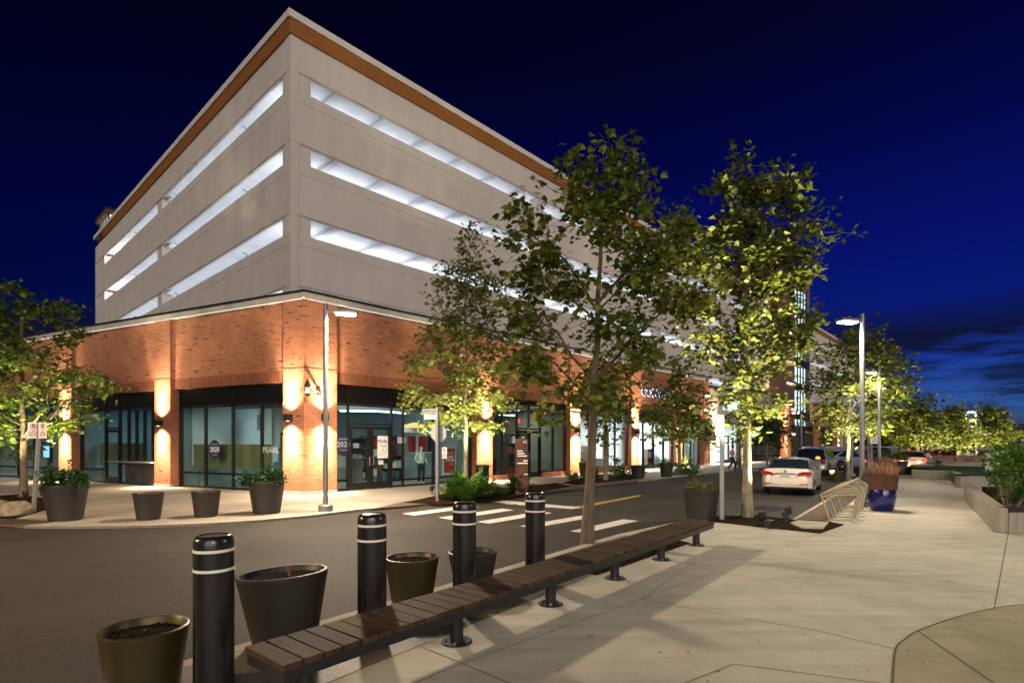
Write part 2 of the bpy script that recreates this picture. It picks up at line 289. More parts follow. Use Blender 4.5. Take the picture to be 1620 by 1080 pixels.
class MB:
    def __init__(s): s.v = []; s.f = []
    def box(s, x0, x1, y0, y1, z0, z1):
        n = len(s.v); s.v += [(x0, y0, z0), (x1, y0, z0), (x1, y1, z0), (x0, y1, z0), (x0, y0, z1), (x1, y0, z1), (x1, y1, z1), (x0, y1, z1)]
        s.f += [tuple(n+i for i in q) for q in ((3, 2, 1, 0), (4, 5, 6, 7), (0, 1, 5, 4), (1, 2, 6, 5), (2, 3, 7, 6), (3, 0, 4, 7))]; return s
    def poly(s, pts):
        n = len(s.v); s.v += [tuple(p) for p in pts]; s.f.append(tuple(range(n, n+len(pts)))); return s
    def prism(s, pts, off):
        """polygon pts (3D, ccw seen from the offset side) extruded by off"""
        n = len(s.v); k = len(pts); o = Vector(off)
        s.v += [tuple(p) for p in pts] + [tuple(Vector(p)+o) for p in pts]
        s.f.append(tuple(n+i for i in range(k-1, -1, -1))); s.f.append(tuple(n+k+i for i in range(k)))
        for i in range(k): j = (i+1) % k; s.f.append((n+i, n+j, n+k+j, n+k+i))
        return s
    def lathe(s, prof, seg=32, c=(0, 0, 0), cap0=True, cap1=True, sx=1.0):
        n = len(s.v)
        for r_, z in prof:
            for k in range(seg):
                a = 2*math.pi*k/seg; s.v.append((c[0]+r_*math.cos(a)*sx, c[1]+r_*math.sin(a), c[2]+z))
        for i in range(len(prof)-1):
            for k in range(seg):
                j = (k+1) % seg; s.f.append((n+i*seg+k, n+i*seg+j, n+(i+1)*seg+j, n+(i+1)*seg+k))
        if cap0: s.f.append(tuple(n+k for k in range(seg-1, -1, -1)))
        if cap1: s.f.append(tuple(n+(len(prof)-1)*seg+k for k in range(seg)))
        return s
    def tube(s, pts, rad, seg=8, cap=True):
        pts = [Vector(p) for p in pts]; n = len(s.v)
        if not isinstance(rad, (list, tuple)): rad = [rad]*len(pts)
        up = Vector((0, 0, 1))
        d0 = (pts[1]-pts[0]).normalized()
        a = d0.cross(up if abs(d0.z) < .9 else Vector((1, 0, 0))).normalized()
        for i, p in enumerate(pts):
            d = (pts[min(i+1, len(pts)-1)]-pts[max(i-1, 0)]).normalized()
            a = (a-d*a.dot(d)); a = a.normalized() if a.length > 1e-6 else d.orthogonal().normalized()
            b_ = d.cross(a)
            for k in range(seg):
                t_ = 2*math.pi*(k+.5)/seg; s.v.append(tuple(p+(a*math.cos(t_)+b_*math.sin(t_))*rad[i]))
        for i in range(len(pts)-1):
            for k in range(seg):
                j = (k+1) % seg; s.f.append((n+i*seg+k, n+i*seg+j, n+(i+1)*seg+j, n+(i+1)*seg+k))
        if cap: s.f.append(tuple(n+k for k in range(seg-1, -1, -1))); s.f.append(tuple(n+(len(pts)-1)*seg+k for k in range(seg)))
        return s
    def build(s, name, m, parent=None, smooth=False, bevel=0.0, seg=2):
        me = bpy.data.meshes.new(name); me.from_pydata(s.v, [], s.f); me.materials.append(m); me.update()
        o = bpy.data.objects.new(name, me); COL.objects.link(o)
        if parent: o.parent = parent
        if smooth:
            me.polygons.foreach_set('use_smooth', [True]*len(me.polygons))
            try: me.set_sharp_from_angle(angle=R(40))
            except Exception: pass
        if bevel:
            md = o.modifiers.new('bevel', 'BEVEL'); md.width = bevel; md.segments = seg; md.limit_method = 'ANGLE'; md.angle_limit = R(35)
        return o
def struct(name, mb, m, **k):
    o = mb.build(name, m, **k); o['kind'] = 'structure'; return o
def text_obj(name, s, size, m, parent=None, extrude=.004, offset=0.0, loc=(0, 0, 0), rot=(R(90), 0, 0), align='CENTER', sx=1.0, bold=0.0):
    cu = bpy.data.curves.new('txt', 'FONT'); cu.body = s; cu.size = size; cu.extrude = extrude; cu.offset = offset+bold; cu.align_x = align; cu.align_y = 'CENTER'; cu.resolution_u = 3
    t = bpy.data.objects.new('txt', cu); COL.objects.link(t)
    dg = bpy.context.evaluated_depsgraph_get(); me = bpy.data.meshes.new_from_object(t.evaluated_get(dg))
    bpy.data.objects.remove(t); bpy.data.curves.remove(cu)
    me.name = name; me.materials.clear(); me.materials.append(m)
    o = bpy.data.objects.new(name, me); COL.objects.link(o)
    if parent: o.parent = parent
    o.location = loc; o.rotation_euler = rot; o.scale = (sx, 1, 1)
    return o
def light(kind, name, loc, energy, color=(1, .86, .66), parent=None, size=.1, direction=None, spot=None, blend=.5, size_y=None):
    d = bpy.data.lights.new(name, kind); d.energy = energy; d.color = color
    if kind == 'AREA':
        d.size = size
        if size_y: d.shape = 'RECTANGLE'; d.size_y = size_y
        else: d.shape = 'DISK'
    else: d.shadow_soft_size = size
    if kind == 'SPOT': d.spot_size = spot; d.spot_blend = blend
    o = bpy.data.objects.new(name, d); COL.objects.link(o); o.location = loc
    if direction is not None: o.rotation_euler = Vector(direction).to_track_quat('-Z', 'Y').to_euler()
    if parent: o.parent = parent
    return o
# ------------------------------------------------------------------ the street block: directions
dR = Vector((787, 860, 0)).normalized(); ANG_R = math.atan2(dR.y, dR.x); nR = Vector((dR.y, -dR.x, 0)); inR = -nR
dL = Vector((-1780, 860, 0)).normalized(); ANG_L = math.atan2(-dL.y, -dL.x); inL = Vector((dL.y, -dL.x, 0))
inL = inL if inL.y > 0 else -inL
dS = Vector((652, 860, 0)).normalized(); ANG_S = math.atan2(dS.y, dS.x); nS = Vector((dS.y, -dS.x, 0))     # the street itself
def along(O, d, px):
    u = (px-CX)/FPX; return (u*O.y-O.x)/(d.x-u*d.y)
def zat(O, d, px, py):
    return CAMH-(py-HY)*(O.y+along(O, d, px)*d.y)/FPX
ZA = 20.2
A = Vector(((482-CX)/FPX*ZA, ZA, 0))
def sR(px): return along(A, dR, px)
def sL(px): return -along(A, dL, px)          # local x on the left wing, negative going away from the corner
def zR(px, py): return zat(A, dR, px, py)
def zL(px, py): return zat(A, dL, px, py)
RZ = -.06                                      # road level

# ------------------------------------------------------------------ ground
mb = MB(); mb.poly([(-900, -300, RZ), (900, -300, RZ), (900, 2000, RZ), (-900, 2000, RZ)])
struct('road', mb, M['asphalt'])
def slab(name, pts, top, thick, m, **k):
    pts = [Vector((p.x, p.y, top)) for p in pts]
    area = sum(pts[i].x*pts[(i+1) % len(pts)].y-pts[(i+1) % len(pts)].x*pts[i].y for i in range(len(pts)))
    if area < 0: pts = pts[::-1]
    b = MB().prism([p-Vector((0, 0, thick)) for p in pts], (0, 0, thick)); return struct(name, b, m, **k)
def smooth_line(pts, n=6):
    out_ = []
    for i in range(len(pts)-1):
        p0 = pts[max(i-1, 0)]; p1 = pts[i]; p2 = pts[i+1]; p3 = pts[min(i+2, len(pts)-1)]
        for k in range(n):
            t = k/n; out_.append(.5*((2*p1)+(p2-p0)*t+(2*p0-5*p1+4*p2-p3)*t*t+(3*p1-p0-3*p2+p3)*t**3))
    return out_+[pts[-1]]
def ribbon(name, line, width, top, thick, m):
    """a strip of given width on the inner side of a polyline"""
    a = []; b_ = []
    for i, p in enumerate(line):
        d = (line[min(i+1, len(line)-1)]-line[max(i-1, 0)]).normalized(); n_ = Vector((-d.y, d.x, 0))
        a.append(p); b_.append(p+n_*width)
    mb = MB()
    for i in range(len(line)-1):
        q = [a[i], a[i+1], b_[i+1], b_[i]]
        mb.prism([Vector((v.x, v.y, top-thick)) for v in q], (0, 0, thick))
    return struct(name, mb, m)
kerbL = smooth_line([g(x, y) for x, y in ((-420, 806), (-200, 821), (0, 829), (60, 831.5), (200, 831), (350, 826), (480, 816), (560, 806.5), (640, 799), (700, 795), (771, 787.5), (905, 771.5), (1010, 760.5), (1106, 749.5), (1200, 740), (1262, 732))], 4)
far = kerbL[-1]+dS*120
slab('sidewalk', kerbL+[far, far+Vector((-60, 60, 0)), Vector((-60, 120, 0)), Vector((-70, 20, 0))], 0.0, .30, M['walk'])
ribbon('kerb', kerbL+[far], .16, .003, .20, M['kerb'])
kn = g(403, 1012); kd = (g(980, 844)-kn).normalized()
kerbP = [kn-kd*14, kn, g(980, 844), g(1091, 821), g(1130, 817), g(1186, 812), g(1250, 823), g(1335, 773), g(1392, 741)]
kend = kerbP[-1]+dS*110
slab('plaza', kerbP+[kend, Vector((240, kend.y, 0)), Vector((240, -60, 0)), Vector((kerbP[0].x, -60, 0))], 0.0, .30, M['plaza'])
ribbon('kerb', [p for p in (kerbP+[kend])][::-1], .16, .003, .20, M['kerb'])
# the darker exposed-aggregate strip between the kerb and the first joint
jl0 = g(600, 1046); jd = (g(893, 928)-jl0).normalized()
slab('paving_strip', [kn-kd*10+nS*.18, g(980, 844)+nS*.18, g(935, 909), g(893, 928), jl0, jl0-jd*9], .004, .004, M['aggregate'])
def joint(pts, w_=.009, z=.0035):
    mb = MB(); pts = [g(*p) if isinstance(p, tuple) else p for p in pts]
    for a, b_ in zip(pts, pts[1:]):
        d = (b_-a).normalized(); n_ = Vector((-d.y, d.x, 0))*w_/2
        mb.poly([(v.x, v.y, z) for v in (a-n_, b_-n_, b_+n_, a+n_)])
    return mb
mb = MB()
arc = smooth_line([g(*p) for p in ((1411, 1150), (1412, 1080), (1417, 1027), (1432, 1011), (1452, 998), (1510, 977), (1573, 962), (1620, 956), (1700, 950))], 8)
slab('plaza_inset', arc+[Vector((14, 9, 0)), Vector((14, 1.5, 0)), Vector((4, 1.0, 0))], .004, .004, M['plaza_disc'])
JT = [[(560, 1120), (731, 1049), (1015, 947), (1098, 889), (1241, 865), (1297, 843)], [(664, 1022), (731, 1049), (860, 1103)], [(1015, 947), (1100, 964), (1290, 997), (1417, 1026)],
      [(1160, 878), (1589, 932)], [(1318, 835), (1595, 868)], [(1573, 962), (1595, 843)], [(880, 1160), (1160, 1050), (1430, 1085)], [jl0-jd*9, jl0, (893, 928), (935, 909)],
      [(1360, 806), (1600, 818)], [(1430, 777), (1545, 780)], [(1380, 812), (1450, 757)], [(1130, 905), (1015, 947)]]
for pl in JT: j = joint(pl); mb.v, n0 = mb.v+j.v, len(mb.v); mb.f += [tuple(i+n0 for i in f) for f in j.f]
for pl in ([a for a in arc], [g(1452, 998), g(1571, 1080), g(1640, 1135)]):
    j = joint(pl, .017, .0065); mb.v, n0 = mb.v+j.v, len(mb.v); mb.f += [tuple(i+n0 for i in f) for f in j.f]
# sidewalk joints in front of the shops
for k in range(14):
    p = A+dR*(2.5+k*4.2)+nR*.3; j = joint([p, p+nR*6.2], .014, .0035); mb.v, n0 = mb.v+j.v, len(mb.v); mb.f += [tuple(i+n0 for i in f) for f in j.f]
for k in range(6):
    p = A+dL*(1.5+k*3.6)-inL*.3; j = joint([p, p-inL*6.0], .014, .0035); mb.v, n0 = mb.v+j.v, len(mb.v); mb.f += [tuple(i+n0 for i in f) for f in j.f]
struct('paving_joints', mb, M['joint'])
# flecks of litter and gum on the plaza
mb = MB(); r2 = random.Random(3)
for k in range(150):
    px, py = r2.uniform(700, 1620), 780+r2.random()**1.6*300
    if py < 800 and px < 1400: continue
    p = g(px, py); s_ = r2.uniform(.006, .02)
    mb.poly([(p.x+s_*math.cos(a)*r2.uniform(.6, 1.2), p.y+s_*math.sin(a)*r2.uniform(.6, 1.2), .0075) for a in (0, 1, 2, 3.1, 4.2, 5.2)])
struct('paving_stains', mb, M['joint'])
# beds and paver strips
def bed(name, px, m, top=.02, **k): return slab(name, [g(*p) for p in px], top, top+.03, m, **k)
bed('mulch_bed', [(850, 893), (905, 903), (942, 909), (1091, 859), (1046, 851), (985, 862)], M['mulch'])
bed('mulch_bed', [(1110, 818), (1123, 825), (1297, 843.5), (1335, 830), (1300, 824), (1250, 822), (1190, 814)], M['mulch'])
bed('mulch_bed', [(640, 795), (700, 798), (790, 790), (905, 769), (880, 764), (800, 772), (700, 782)], M['mulch'])
bed('mulch_bed', [(890, 764), (912, 767), (1012, 757), (1000, 750), (940, 750)], M['mulch'])
bed('mulch_bed', [(1060, 752), (1090, 749.5), (1112, 746), (1090, 742), (1068, 744)], M['mulch'])
bed('mulch_bed', [(-80, 790), (-60, 818), (20, 821), (74, 806), (70, 788), (30, 782)], M['mulch'])
bed('brick_paving', [(1253, 825), (1310, 827), (1366, 777), (1340, 774)], M['paver'], .006)
bed('brick_paving', [(585, 805), (640, 800), (771, 788.5), (905, 772.5), (1010, 761.5), (1010, 758), (905, 767), (771, 782), (640, 793)], M['paver'], .006)
bed('brick_paving', [(-120, 818), (-60, 829), (40, 831), (88, 825), (20, 820)], M['paver'], .006)
st = slab('stepping_stone', [g(*p) for p in ((1250, 829), (1262, 825), (1311, 828), (1302, 838), (1268, 837))], .045, .05, M['kerb'])
st['kind'] = 'thing'; tag(st, 'pale flat stone slab lying in the mulch beside the brick strip', 'stone slab')
# road markings
def mark(name, px, m, top=RZ+.004):
    pts = [g(x, y, RZ) for x, y in px]; mb = MB().poly([(p.x, p.y, top) for p in pts]); o = struct(name, mb, m); return o
for q in ([(636, 812), (655, 815), (758, 801.5), (740, 799)], [(694, 818.5), (713, 821.5), (813, 806.5), (795, 804)], [(754, 825), (774, 828), (873, 811), (855, 808.5)],
          [(822, 832), (843, 835), (940, 817.5), (921, 815)], [(902, 840), (925, 843), (1010, 823.5), (986, 821)]):
    mark('crosswalk_marking', q[::-1], M['paint'])
mark('stop_line_marking', [(757, 792), (905, 805), (919, 802), (775, 789.5)], M['paint'])
for o_ in (0, 2.6):
    a, b_ = g(912, 801.5+o_, RZ), g(1013, 783+o_*.35, RZ); d = (b_-a).normalized(); n_ = Vector((-d.y, d.x, 0))*.055
    struct('centre_line_marking', MB().poly([(v.x, v.y, RZ+.004) for v in (a-n_, b_-n_, b_+n_, a+n_)]), M['paint_yellow'])
mark('lane_marking', [(1085, 745), (1092, 746.3), (1200, 744.6), (1200, 743)], M['paint'])
sp = g(842, 798, RZ)
t_ = text_obj('stop_marking', 'STOP', .95, M['paint'], None, 0.0, loc=(sp.x, sp.y, RZ+.005), rot=(0, 0, ANG_S+R(90)), sx=.8); t_['kind'] = 'structure'
# inlet grate
gp = g(1215, 804, RZ); t = thing('drain_grate', 'black iron drain grate set in the asphalt behind the white sedan', 'drain', gp, ANG_S)
mb = MB()
for k in range(9): mb.box(-.55, .55, -.34+k*.08, -.30+k*.08, .002, .012)
for x_ in (-.56, 0, .53): mb.box(x_, x_+.03, -.36, .40, .002, .011)
mb.build('grate', M['frame'], t)
mb = MB().poly([(-.58, -.38, .003), (.58, -.38, .003), (.58, .42, .003), (-.58, .42, .003)]); mb.build('dark_pit_sheet', M['black_ink'], t)  # flat black sheet paints the shade of the pit under the bars

# ------------------------------------------------------------------ parking garage
ZG = 24.0
G = Vector(((460-CX)/FPX*ZG, ZG, 0)); dI = inR            # x along the street face, y along the side face
gar = thing('parking_garage', 'five storey pale concrete parking garage with brown fascia and lit openings', 'parking garage', G, ANG_R)
def gx(px): return along(G, dR, px)
def gy(px): return along(G, dI, px)
def gz(py, px=460): return zat(G, dR, px, py)
GL, GW = 118.0, gy(151)
zt = [gz(y, 492) for y in (126, 236.5, 347.5)]; zb = [gz(y, 492) for y in (153, 264, 376)]
st_ = zt[1]-zt[0]; zt.append(zt[2]+st_); zb.append(zb[2]+st_)
zfas0, zfas1, ztop = gz(53.9), gz(29.8), gz(18.3)
x_open0 = gx(492); bayx = gx(851)-x_open0; colw = gx(862)-gx(851)
y_open0 = gy(446.5); y_c0, y_c1, y_end = gy(255), gy(248), gy(165)
T = .11
def part(mb, name, m, **k): return mb.build(name, m, gar, **k)
# spandrel panels, bay by bay
bands = [(zfas0, zt[0])]+[(zb[i], zt[i+1]) for i in range(3)]+[(zb[3], 4.0)]
xs = [0.0, x_open0+bayx+colw/2]
while xs[-1] < GL-bayx: xs.append(xs[-1]+bayx+colw)
xs.append(GL)
for (h1, h0) in bands:
    for i in range(len(xs)-1):
        part(MB().box(xs[i]+.008, xs[i+1]-.008, 0, T, h0, h1), 'spandrel_panel', M['precast'])
    for (a, b_) in ((T, (y_c0+y_c1)/2), ((y_c0+y_c1)/2, GW)):
        part(MB().box(0, T, a+.008, b_-.008, h0, h1), 'spandrel_panel', M['precast'])
for z0, z1 in zip(zb, zt):
    part(MB().box(.002, x_open0, .02, .6, z0-.01, z1+.01), 'column', M['precast'])
    for i in range(1, len(xs)-1): part(MB().box(xs[i]-colw/2, xs[i]+colw/2, .05, .7, z0-.01, z1+.01), 'column', M['precast'])
    part(MB().box(.02, .6, .03, y_open0, z0-.01, z1+.01), 'column', M['precast'])
    part(MB().box(.05, .7, y_c0, y_c1, z0-.01, z1+.01), 'column', M['precast'])
    part(MB().box(.02, .6, y_end, GW, z0-.01, z1+.01), 'column', M['precast'])
    # projecting string course over each opening
    mb = MB().box(-.03, GL, -.03, 0, z1+.05, z1+.12).box(-.03, 0, 0, GW, z1+.05, z1+.12); part(mb, 'string_course', M['precast'])
    # scored reveal lines
    mb = MB().box(-.006, GL, -.006, 0, z0-.50, z0-.475).box(-.006, 0, 0, GW, z0-.50, z0-.475); part(mb, 'score_line', M['coping'])
# corner pilaster joint
part(MB().box(-.02, 0, .0, .45, 4, zfas0).box(-.02, .36, -.02, 0, 4, zfas0), 'corner_strip', M['precast'])
part(MB().box(GL-.3, GL, T, GW, 0, zfas0), 'end_wall', M['precast']); part(MB().box(0, GL, GW-.3, GW+.05, 0, zfas0), 'rear_wall', M['precast'])
# fascia and parapet
fx = [0]+[gx(p) for p in (569, 661, 737, 802)]
while fx[-1] < GL-8: fx.append(fx[-1]+fx[4]-fx[3])
fx.append(GL)
for a, b_ in zip(fx, fx[1:]): part(MB().box(a-(.09 if a == 0 else 0)+.012, b_, -.09, 0, zfas0, zfas1), 'fascia_board', M['fascia'])
fy = [0.0]+[8.5*i for i in range(1, 4)]+[y_end]
for a, b_ in zip(fy, fy[1:]): part(MB().box(-.09, 0, a+.012, b_, zfas0, zfas1), 'fascia_board', M['fascia'])
part(MB().box(-.16, GL, -.16, .3, zfas1, ztop).box(-.16, .3, .3, GW, zfas1, ztop), 'parapet', M['parapet'])
# decks with double-tee stems; the luminaires hang on them
for i in range(4):
    zc = zt[i]+.30
    mb = MB().box(T, GL-.3, T, GW-.3, zc, zc+.25)
    x_ = 2.3
    while x_ < GL-1: mb.box(x_, x_+.30, T, 17.5, zc-.20, zc+.01); x_ += 2.7
    part(mb, 'deck', M['precast_in'])
    part(MB().box(4.0, GL-4, 17.6, 17.9, zb[i]-2.3, zc), 'inner_wall', M['precast_in'])
    zl = zc-1.05
    mb = MB()
    x_ = 2.0
    while x_ < GL-3: mb.box(x_, x_+1.3, 3.0, 3.12, zl-.10, zl-.02); x_ += 5.25
    mb.box(.9, 1.0, 3, GW-3, zl-.20, zl-.12)
    part(mb, 'luminaire', M['white_metal'])
    light('AREA', 'garage_light', (GL/2, 2.4, zl-.25), 1900, (.90, .94, 1.0), gar, GL-1.2, (0, 0, 1), size_y=.5)
    light('AREA', 'garage_light', (.95, GW/2, zl-.1), 230, (.86, .92, 1.0), gar, .4, (0, 0, 1), size_y=GW-5)
for i in (0, 1):       # the two bare lamps that glare at the far end of the side face
    p = (1.1, y_end-1.6, zt[i]-.02)
    mb = MB().lathe([(.02, .16), (.16, .12), (.20, 0), (.16, -.06)], 12, p); o = part(mb, 'flood_lamp', E_TUBE, smooth=True)
    light('POINT', 'garage_light', (1.1, y_end-1.6, zt[i]-.25), 260, (1, .86, .74), gar, .12)
# small conduit brackets and drain pipes in the openings
for i in range(3):
    for yy in (y_open0+4.5, y_c0-2.6, y_c1+6): part(MB().tube([(.25, yy, zb[i]+.0), (.25, yy, zb[i]+.28), (.02, yy, zb[i]+.34)], .03, 6), 'bracket', M['metal'])
# the lift tower head on the roof at the far end
tw = thing('rooftop_lift_tower', 'small lift tower with lit windows rising over the far corner of the garage roof', 'lift tower', G, ANG_R)
z0, z1 = ztop-2, gz(18.3)+1.9
yA, yB = GW-3.1, GW+.6
MB().box(.3, 4.2, yA, yB, 3, ztop+.35).build('shaft', M['tower_brick'], tw)
MB().box(.45, 4.05, yA+.15, yB-.15, ztop+.05, z1-.5).build('window_band', E_STAIR, tw)
mb = MB()
for k in range(7): yy = yA+k*(yB-yA-.12)/6; mb.box(.36, .44, yy, yy+.14, ztop+.05, z1-.5)
for k in range(5): xx = .36+k*.88; mb.box(xx, xx+.14, yA+.06, yA+.14, ztop+.05, z1-.5)
mb.build('mullion', M['frame'], tw)
MB().box(.15, 4.4, yA-.15, yB+.15, z1-.5, z1-.1).build('head_band', M['tower_brick'], tw); MB().box(.1, 4.5, yA-.22, yB+.2, z1-.1, z1).build('roof', M['roof_edge'], tw)

# ------------------------------------------------------------------ brick shops
shop = thing('brick_shop_building', 'red brick corner shop building with dark shopfronts and lit piers', 'shop building', A, 0)
def pr(mb, name, m, ang=ANG_R, parent=shop, **k):
    o = mb.build(name, m, parent, **k)
    if parent is shop: o.rotation_euler = (0, 0, ang)
    return o
ZCAP = 7.56; ZBR = 7.22; ZH = zR(545, 607)                # top of roof edge, top of brick, window head
S_END = sR(1120)
XL = sL(-260)
# piers from pixel spans
piersR = [(752, 777), (900, 916), (997, 1008.5), (1068.5, 1077.5), (1112, 1120)]
piersL = [(248, 273), (96.5, 116.7), (-66, -42), (-280, -240)]
cornerR, cornerL = sR(531), sL(451)
e_ = .10*math.tan(.5*math.acos(max(-1, min(1, nR.dot(-inL)))))
pr(MB().box(0, S_END, 0, .5, ZH, ZBR), 'brick_wall', M['brick']); pr(MB().box(XL, 0, 0, .5, ZH, ZBR), 'brick_wall', M['brick'], ANG_L)
pr(MB().box(-e_, cornerR, -.10, .55, 0, ZBR+.01), 'corner_pier', M['brick']); pr(MB().box(cornerL, e_, -.10, .55, 0, ZBR+.01), 'corner_pier', M['brick'], ANG_L)
for a, b_ in piersR: pr(MB().box(sR(a), sR(b_), -.10, .55, 0, ZBR+.005), 'pier', M['brick'])
for a, b_ in piersL: pr(MB().box(sL(a), sL(b_), -.10, .55, 0, ZBR+.005), 'pier', M['brick'], ANG_L)
# soldier courses between the piers, a thin ledge line on every pier
spR = [cornerR]+[sR(p) for ab in piersR for p in ab]
for a, b_ in zip(spR[0::2], spR[1::2]): pr(MB().box(a, b_, -.004, .03, ZH-.003, ZH+.42), 'soldier_course', M['soldier'])
spL = [cornerL]+[sL(p) for ab in piersL for p in ab[::-1]]
for b_, a in zip(spL[0::2], spL[1::2]): pr(MB().box(a, b_, -.004, .03, ZH-.003, ZH+.42), 'soldier_course', M['soldier'], ANG_L)
def ledge(a, b_, ang):
    pr(MB().box(a-.004, b_+.004, -.107, -.09, ZH+.43, ZH+.455), 'ledge', M['brick'], ang); pr(MB().box(a-.012, b_+.012, -.125, .03, 0, .12), 'plinth', M['coping'], ang)
for a, b_ in piersR: ledge(sR(a), sR(b_), ANG_R)
for a, b_ in piersL: ledge(sL(a), sL(b_), ANG_L)
ledge(-e_, cornerR, ANG_R); ledge(cornerL, e_, ANG_L)
# coping, black roof edge and the light line under it
e2 = .18*math.tan(.5*math.acos(nR.dot(-inL)))
pr(MB().box(-e2, S_END, -.18, 1.0, ZBR+.035, ZCAP-.09), 'coping', M['coping']); pr(MB().box(XL, e2, -.18, .9, ZBR+.032, ZCAP-.093), 'coping', M['coping'], ANG_L)
pr(MB().box(-e2*1.2, S_END, -.22, 1.2, ZCAP-.09, ZCAP), 'roof_edge', M['roof_edge']); pr(MB().box(XL, e2*1.2, -.22, 1.1, ZCAP-.092, ZCAP-.003), 'roof_edge', M['roof_edge'], ANG_L)
pr(MB().box(0, S_END, -.165, -.115, ZBR+.012, ZBR+.034), 'light_line', E_LED); pr(MB().box(XL, 0, -.165, -.115, ZBR+.012, ZBR+.031), 'light_line', E_LED, ANG_L)
# roof deck
pts = [A+inR*.5, A+dR*S_END+inR*.5, A+dR*S_END+inR*5.2, G+dI*0+Vector((.6, .6, 0)), A+dL*(-XL)+inL*22, A+dL*(-XL)+inL*.5]
mb = MB().prism([(p.x-A.x, p.y-A.y, 6.6) for p in pts], (0, 0, .3)); mb.build('roof', M['coping'], shop)

def storefront(ang, panes, doors, louvres, mull, x0, x1, ztop, sill=None, parent=shop, m_glass='glass', yb=.26, sillm='brick', trans=None):
    """one shopfront: a frame part whose children are panes, doors and louvre panels (local coordinates of its facade)"""
    fr = MB()
    fr.box(x0, x1, yb-.06, yb+.08, ztop-.10, ztop); fr.box(x0, x0+.07, yb-.06, yb+.08, 0, ztop-.1); fr.box(x1-.07, x1, yb-.06, yb+.08, 0, ztop-.1)
    for (a, z0, z1) in mull: fr.box(a-.035, a+.035, yb-.055, yb+.075, z0, z1)
    for (a, b_, z0, z1) in panes:
        fr.box(a, b_, yb-.05, yb+.07, z0-.035, z0+.035); fr.box(a, b_, yb-.05, yb+.07, z1-.035, z1+.035)
    f = fr.build('shopfront_frame', M['frame'], parent); f.rotation_euler = (0, 0, ang) if parent is shop else (0, 0, 0)
    for (a, b_, z0, z1) in panes: MB().box(a+.03, b_-.03, yb, yb+.012, z0+.03, z1-.03).build('pane', M[m_glass], f)
    for (a, b_, z0, z1) in louvres:
        mb = MB().box(a, b_, yb+.03, yb+.06, z0, z1); z = z0+.04
        while z < z1-.05: mb.prism([(a, yb+.03, z), (a, yb-.035, z-.03), (a, yb-.035, z-.01), (a, yb+.03, z+.02)], (b_-a, 0, 0)); z += .085
        mb.build('louvre_panel', M['louvre'], f)
    for (a, b_, z1, n) in doors:
        w_ = (b_-a)/n
        for k in range(n):
            xa, xb = a+k*w_+.02, a+(k+1)*w_-.02
            d = MB().box(xa, xa+.11, yb-.03, yb+.04, .02, z1).box(xb-.11, xb, yb-.03, yb+.04, .02, z1).box(xa+.11, xb-.11, yb-.03, yb+.04, .02, .30).box(xa+.11, xb-.11, yb-.03, yb+.04, z1-.13, z1)
            d.build('door', M['frame'], f)
            MB().box(xa+.11, xb-.11, yb, yb+.012, .30, z1-.13).build('door_pane', M[m_glass], f)
            hx = xb-.07 if (n == 2 and k == 0) or n == 1 else xa+.07
            MB().tube([(hx, yb-.035, .98), (hx, yb-.10, 1.0), (hx, yb-.10, 1.32), (hx, yb-.035, 1.34)], .017, 6).build('door_handle', M['metal'], f)
    if sill:
        for (a, b_, z1) in sill: MB().box(a, b_, yb-.16, yb+.05, 0, z1).build('sill_wall', M[sillm], f)
    return f
def room(name, pts, h, mw, mf, mc, parent=shop):
    """an interior lit from its own ceiling, polygon in world xy (ccw)"""
    q = [Vector((p.x-A.x, p.y-A.y, 0)) for p in pts]; n = len(q)
    wl = MB()
    for i in range(1, n): a, b_ = q[i], q[(i+1) % n]; wl.poly([(a.x, a.y, .012), (b_.x, b_.y, .012), (b_.x, b_.y, h), (a.x, a.y, h)][::-1]) if i < n-1 else None
    o = wl.build('shop_wall', mw, parent)
    MB().poly([(p.x, p.y, .012) for p in q]).build('shop_floor', mf, parent)
    MB().poly([(p.x, p.y, h) for p in q][::-1]).build('shop_ceiling', mc, parent)
    return o
def fR(s, y): return A+dR*s+inR*y
def fL(s, y): return A-dL*s+inL*y
HR = ZH-.75
def louv(a, b_, n, z0): return [(a+(b_-a)*k/n+.02, a+(b_-a)*(k+1)/n-.02, z0, ZH-.10) for k in range(n)]

# corner shop, street face
L = [sR(p) for p in (533, 556, 624.5, 643, 691, 750)]
zl = zR(545, 639); zr = zR(545, 760); zd = zR(560, 673)
storefront(ANG_R, [(L[0], L[1], .06, zr), (L[0], L[1], zr, zl), (L[1], L[2], zd+.08, zl)]+[(L[i], L[i+1], a, b_) for i in (2, 3, 4) for a, b_ in ((.06, zr-.12), (zr-.12, zl))],
           [(L[1]+.05, L[2]-.05, zd, 2)], louv(L[0], L[1], 1, zl+.05)+louv(L[1], L[2], 1, zl+.05)+louv(L[2], L[5], 3, zl+.05), [(L[1], 0, ZH-.1), (L[2], 0, ZH-.1), (L[3], 0, zl), (L[4], 0, zl)], L[0], L[5], ZH)
